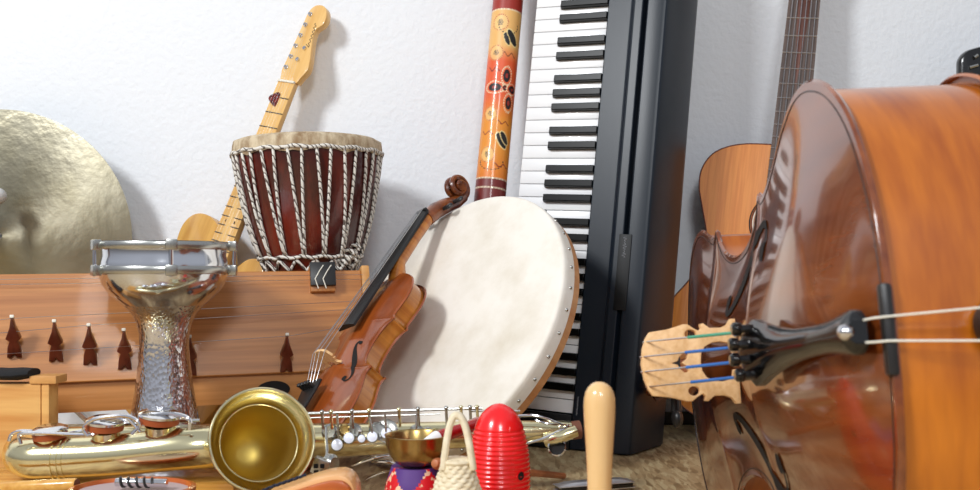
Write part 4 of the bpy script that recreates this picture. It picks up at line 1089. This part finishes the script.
# red striker with white tip lying across the bowl rim
m0, m1 = P(419.5, 443.5, 1.085), P(478, 424, 1.165)
md = (m1 - m0).normalized(); ml = (m1 - m0).length
mm = axisframe(m0, md)
rs = thing('red_striker', 'thin red stick with white pointed tip lying across the brass bowl', 'striker', mm)
b = MB(); b.lathe([(0, 0), (.0014, .002), (.0078, .026), (.0082, .029), (0, .029)], 20); b.build('tip', M['white'], rs)
b = MB(); b.lathe([(0, .029), (.0082, .029), (.0074, .034), (.0080, .040), (.0072, ml * .75), (.0090, ml), (.007, ml + .005), (0, ml + .006)], 20); b.build('handle', M['redlacq'], rs)
# brown wooden stick behind basket and guiro
w0_, w1_ = P(434, 463.5, 1.075), P(564, 474.5, 1.40)
w1_.z = .0045
wd = (w1_ - w0_).normalized(); wl = (w1_ - w0_).length
o = MB().lathe([(0, 0), (.0045, .001), (.0068, .006), (.0070, .02), (.0055, .06), (.0045, wl - .002), (0, wl)], 16).build('wooden_stick', M['stick']); o.matrix_world = axisframe(w0_, wd)
tag(o, 'plain brown wooden stick lying behind the red guiro, tip on the floor', 'stick')

# ------------------------------------------------------------------ caxixi basket rattle
kx = Vector(((457 - 490) * .96 / 950, .96, 0)); s4 = .96 / 950
zk = lambda v: H - (v - V0) * s4
cx0 = thing('basket_rattle', 'woven cream cane basket shaker with loop handle at the front', 'shaker', kx)
bp_ = [(0.0, .036), (.01, .039), (.03, .0385), (.055, .034), (zk(490), 23.5 * s4), (zk(480), 20.5 * s4), (zk(470), 17.0 * s4), (zk(463), 14.3 * s4), (zk(458), 12 * s4)]
vs = []; NS = 96; NRW = 130
for i in range(NRW):
    z = bp_[-1][0] * i / (NRW - 1)
    for (z0_, r0), (z1_, r1) in zip(bp_, bp_[1:]):
        if z0_ <= z <= z1_ + 1e-9: r = r0 + (r1 - r0) * (z - z0_) / (z1_ - z0_); break
    row = int(z / .0042)
    for k_ in range(NS):
        a = 2 * PI * k_ / NS; ph_ = math.sin(a * 12 + row * PI); wv = math.sin(PI * (z / .0042 - row))
        rr2 = r + .0010 * ph_ + .0009 * wv
        vs.append((rr2 * math.cos(a), rr2 * math.sin(a), z))
fs = [(i * NS + k_, i * NS + (k_ + 1) % NS, (i + 1) * NS + (k_ + 1) % NS, (i + 1) * NS + k_) for i in range(NRW - 1) for k_ in range(NS)]
fs += [tuple(range(NS)), tuple((NRW - 1) * NS + k_ for k_ in range(NS))]
b = MB(); b.add(vs, fs); b.build('basket', M['cane'], cx0, 80)
hp_ = [(444.5, 468, -.006), (446, 452, -.004), (448, 436, 0), (450.5, 424, .002), (454, 416.5, .003), (459, 417, .003), (463, 424, .002), (466, 436, 0), (468.5, 450, -.004), (471, 468, -.006)]
hpt = spline([((u - 457) * s4, y, zk(v)) for u, v, y in hp_], 50)
for off_ in (-.0035, .0, .0035):
    b = MB(); b.tube([(x * 1.12 + .0006, y + off_, z) for x, y, z in hpt], .0036, 10); b.build('handle', M['cane'], cx0)
b = MB(); b.tube([((457 - 457) * s4 + 13.5 * s4 * math.cos(2 * PI * i / 32), 13.5 * s4 * math.sin(2 * PI * i / 32), zk(461)) for i in range(32)], .0028, 8, closed=True); b.build('collar', M['cane'], cx0)

# ------------------------------------------------------------------ red guiro
YG = 1.045
gx0 = Vector(((499.2 - 490) * YG / 950, YG, 0)); s5 = YG / 950
gu = thing('guiro', 'bright red ridged plastic guiro shaker standing upright at the front', 'guiro', gx0)
zg = lambda v: H - (v - V0) * s5
gp = [(403.2, 0), (403.8, 4), (405.5, 8), (409, 13), (414, 17.5), (421, 21.5), (430, 24.8), (440, 27.3), (452, 29.3), (466, 30.3), (480, 30.6), (495, 30.3), (515, 28.5), (532, 24), (542, 17), (548.6, 9), (549.6, 0)]
gd = spline(gp, 900); pr = []
for v, r in gd:
    if 427 < v < 540: r += -.85 * math.sin((v - 427) / 4.5 * PI) ** 2
    pr.append((max(r, 0) * s5 * 1.025, max(zg(v), .0)))
b = MB()
vs = []; NS = 96
prr = list(reversed(pr))
for r, z in prr:
    v_ = V0 - (z - H) / s5
    for k_ in range(NS):
        a = 2 * PI * k_ / NS; da_ = abs((a + PI / 2 + PI - .0) % (2 * PI) - PI)   # 0 at the camera side
        vs.append((r * math.cos(a), r * math.sin(a), z))
fs = [(i * NS + k_, i * NS + (k_ + 1) % NS, (i + 1) * NS + (k_ + 1) % NS, (i + 1) * NS + k_) for i in range(len(prr) - 1) for k_ in range(NS)]
b.add(vs, fs); gb = b.build('shell', M['red'], gu, 0)
a = math.atan2(-.74, .67); rg_ = 30.4 * s5
hm = axisframe((rg_ * math.cos(a), rg_ * math.sin(a), zg(471)), (math.cos(a), math.sin(a), 0))
b = MB(); b.lathe([(.0052, -.002), (.0056, .0012), (.0048, .0014), (.0044, -.001)], 28, hm, closed=True); hr = b.build('hole_rim', M['red'], gu)
b = MB(); b.lathe([(.0047, .0009), (0, .0009)], 28, hm); b.build('finger_hole', M['hole'], gu)

# ------------------------------------------------------------------ upright wooden beater handle
YW = .80; s6 = YW / 950
wx0 = Vector(((599.5 - 490) * s6, YW, 0)); zw = lambda v: H - (v - V0) * s6
pr = [(0, zw(381.6)), (4, zw(382)), (8, zw(384)), (11.5, zw(387.5)), (14, zw(392)), (15.4, zw(398)), (15.9, zw(406)), (15.6, zw(416)), (14.7, zw(432)), (13.4, zw(452)), (12.5, zw(472)), (12, zw(492)), (12, zw(540)), (13, zw(560)), (19, zw(575)), (26, zw(592)), (28, zw(608)), (26, .006), (20, 0), (0, 0)]
b = MB(); b.lathe([(r * s6, z) for r, z in reversed(pr)], 64)
o = b.build('wooden_beater', M['beech'], None, 60); o.matrix_world = Matrix.Translation(wx0)
tag(o, 'pale varnished wooden beater standing upright with rounded end, right of the red guiro', 'beater')

# ------------------------------------------------------------------ chrome harmonica on the floor
h0, h1 = P(556, 487, 1.30), P(631, 481.5, 1.335)
hc = (h0 + h1) / 2; hxv = Vector((h1.x - h0.x, h1.y - h0.y, 0)); hl = hxv.length; hxv.normalize()
hm_ = frame((hc.x, hc.y, 0), hxv, Vector((0, 0, 1)).cross(hxv), Vector((0, 0, 1)))
ha = thing('harmonica', 'small chrome harmonica lying on the floor behind the upright beater', 'harmonica', hm_)
b = MB(); b.box((0, 0, .009), (hl - .006, .026, .006), bev=.001); b.build('comb', M['blackgloss'], ha)
for z, s_ in ((.0125, 1), (.0055, -1)):
    b = MB(); n_ = 14; vs = []
    for i in range(n_ + 1):
        t = i / n_ * 2 - 1; zz_ = z + s_ * .0050 * (1 - t ** 4)
        for j in range(9):
            q = j / 8 * 2 - 1; e = (1 - abs(q) ** 8)
            vs.append((q * hl / 2, t * .0115, z + s_ * .0050 * (1 - t ** 4) * e))
    fs = [(i * 9 + j, i * 9 + j + 1, (i + 1) * 9 + j + 1, (i + 1) * 9 + j) for i in range(n_) for j in range(8)]
    b.add(vs, fs); b.box((0, 0, z), (hl, .026, .0012), bev=.0004); b.build('cover_plate', M['satin'], ha)

# ------------------------------------------------------------------ oval wooden shell with spring, stick, orange body in front
ov = Vector(((133 - 490) * 1.10 / 950, 1.10, 0)); s7 = 1.10 / 950
os_ = thing('oval_dish', 'oval orange wooden dish with grey lining at the bottom left corner', 'dish', Matrix.Translation(ov) @ Matrix.Rotation(-.05, 4, 'Z'))
zo = H - (487 - 270) * s7
el_ = lambda rx, ry, z, n_=64: [(rx * math.cos(2 * PI * i / n_), ry * math.sin(2 * PI * i / n_), z) for i in range(n_)]
def loft(rings):
    b = MB(); n_ = len(rings[0]); vs = [p for r in rings for p in r]
    fs = [(i * n_ + k_, i * n_ + (k_ + 1) % n_, (i + 1) * n_ + (k_ + 1) % n_, (i + 1) * n_ + k_) for i in range(len(rings) - 1) for k_ in range(n_)]
    fs += [tuple(range(n_)), tuple((len(rings) - 1) * n_ + k_ for k_ in range(n_))]
    return b.add(vs, fs)
rx, ry = 62 * s7, .056
loft([el_(rx * .55, ry * .55, 0), el_(rx * .8, ry * .8, .006), el_(rx * .95, ry * .95, .025), el_(rx, ry, zo - .004), el_(rx, ry, zo), el_(rx * .93, ry * .90, zo + .001), el_(rx * .90, ry * .87, zo - .004), el_(rx * .6, ry * .6, zo - .009)]).build('dish_shell', M['orangewood'], os_)
loft([el_(rx * .89, ry * .86, zo - .006), el_(rx * .88, ry * .85, zo - .0035)]).build('lining', M['lavender'], os_)
q0, q1 = P(116, 482, 1.098), P(167, 483, 1.098)
qd = (q1 - q0).normalized(); ql = (q1 - q0).length; qm = axisframe(q0, qd)
sg = thing('spiral_rod', 'short silver rod wound with a dark spiral lying on the oval dish', 'rod', qm)
b = MB(); b.lathe([(0, 0), (.0046, 0), (.005, .001), (.005, ql - .001), (.0046, ql), (0, ql)], 24); b.build('core', M['chrome'], sg)
b = MB(); b.tube([(.0050 * math.cos(t), .0050 * math.sin(t), .003 + (ql - .018) * t / (2 * PI * 4.5)) for t in [i * 2 * PI * 4.5 / 140 for i in range(141)]], .0017, 6); b.build('spiral', M['ebony'], sg)
k0, k1 = P(-40, 490, 1.145), P(77, 484.3, 1.118)
kd = (k1 - k0).normalized(); kl = (k1 - k0).length
cl = thing('clave', 'light brown wooden clave lying by the bottom left corner, its dark end showing', 'clave', axisframe(k0, kd))
b = MB(); b.lathe([(0, 0), (.0065, .0), (.0075, .002), (.0075, kl - .002), (.0065, kl)], 20); b.build('rod', M['slabwood'], cl)
b = MB(); b.lathe([(.0065, kl), (0, kl)], 20); b.build('end_grain', M['cork'], cl)
# orange rounded wooden body
Yo = 1.0; s8 = Yo / 950
ob0 = Vector(((318 - 490) * s8, Yo, 0))
ob = thing('wooden_shell_instrument', 'rounded orange wooden body with pale edge below the saxophone bell', 'wooden instrument', ob0)
ctr = [(268, 493), (278, 489.5), (290, 485.5), (305, 480.5), (320, 476), (333, 473.2), (344, 473.5), (351, 477.5), (355, 484), (357, 493), (357, 520), (345, 545), (312, 558), (282, 548), (266, 520)]
oc = spline(ctr + ctr[:1], 90)[:-1]
ol = [((u - 318) * s8, max(H - (v - V0) * s8, .0)) for u, v in oc]
b = MB(); b.poly([ol], .045, frame((0, .035, 0), (1, 0, 0), (0, 0, 1), (0, -1, 0)), bev=.005); b.build('rim', M['palewood'], ob)
ci = [((x - .0) * .90 + .002, (z - .11) * .88 + .103) for x, z in ol]
b = MB(); b.poly([ci], .010, frame((0, -.006, 0), (1, 0, 0), (0, 0, 1), (0, -1, 0)), bev=.004); b.build('face', M['orangewood'], ob)
b = MB(); pts = [((u - 318) * s8, -.004 + .002 * math.sin(u * 1.1), H - (v - V0) * s8 + .0035) for u, v in spline([(262, 494), (272, 489.5), (285, 485), (298, 480.5), (306, 477.5)], 30)]
b.tube(pts, .0016, 8); b.build('lace', M['navy'], ob)

# ------------------------------------------------------------------ light
def area(name, loc, target, size, power, col=(1, 1, 1), sizey=None):
    li = bpy.data.lights.new(name, 'AREA'); li.energy = power; li.size = size; li.color = col
    if sizey: li.shape = 'RECTANGLE'; li.size_y = sizey
    o = bpy.data.objects.new(name, li); COL.objects.link(o); o.location = loc
    d = Vector(target) - Vector(loc); o.rotation_euler = d.to_track_quat('-Z', 'Y').to_euler()
    return o
area('softbox_key', (-1.9, -.7, 2.1), (0, 1.5, .3), .55, 72, (.955, .98, 1))
area('softbox_fill', (.30, -1.6, 1.9), (.1, 1.4, .3), .6, 30, (.955, .98, 1))
w = bpy.data.worlds.new('room_light'); S.world = w; w.use_nodes = True
nt = w.node_tree; bg = nt.nodes['Background']
tc = nt.nodes.new('ShaderNodeTexCoord'); sepx = nt.nodes.new('ShaderNodeSeparateXYZ'); rp = nt.nodes.new('ShaderNodeValToRGB')
nt.links.new(tc.outputs['Generated'], sepx.inputs[0])
mm2 = nt.nodes.new('ShaderNodeMath'); mm2.operation = 'MULTIPLY_ADD'; mm2.inputs[1].default_value = .5; mm2.inputs[2].default_value = .5
nt.links.new(sepx.outputs['Z'], mm2.inputs[0]); nt.links.new(mm2.outputs[0], rp.inputs['Fac'])
e = rp.color_ramp.elements; e[0].position = .42; e[0].color = (.16, .13, .10, 1); e[1].position = .60; e[1].color = (.86, .90, 1.0, 1)
nt.links.new(rp.outputs['Color'], bg.inputs['Color']); bg.inputs['Strength'].default_value = .50

# ------------------------------------------------------------------ camera
cam = bpy.data.cameras.new('camera'); co = bpy.data.objects.new('camera', cam); COL.objects.link(co)
co.location = (0, 0, H); co.rotation_euler = (PI / 2, 0, 0)
cam.sensor_width = 36; cam.lens = FPX / 980 * 36; cam.shift_y = (V0 - 245) / 980
cam.clip_start = .01; cam.dof.use_dof = True; cam.dof.focus_distance = 1.45; cam.dof.aperture_fstop = 9
S.camera = co
S.view_settings.view_transform = 'Standard'; S.view_settings.look = 'None'; S.view_settings.exposure = 0.0; S.view_settings.gamma = 1.0
S.view_settings.use_curve_mapping = False
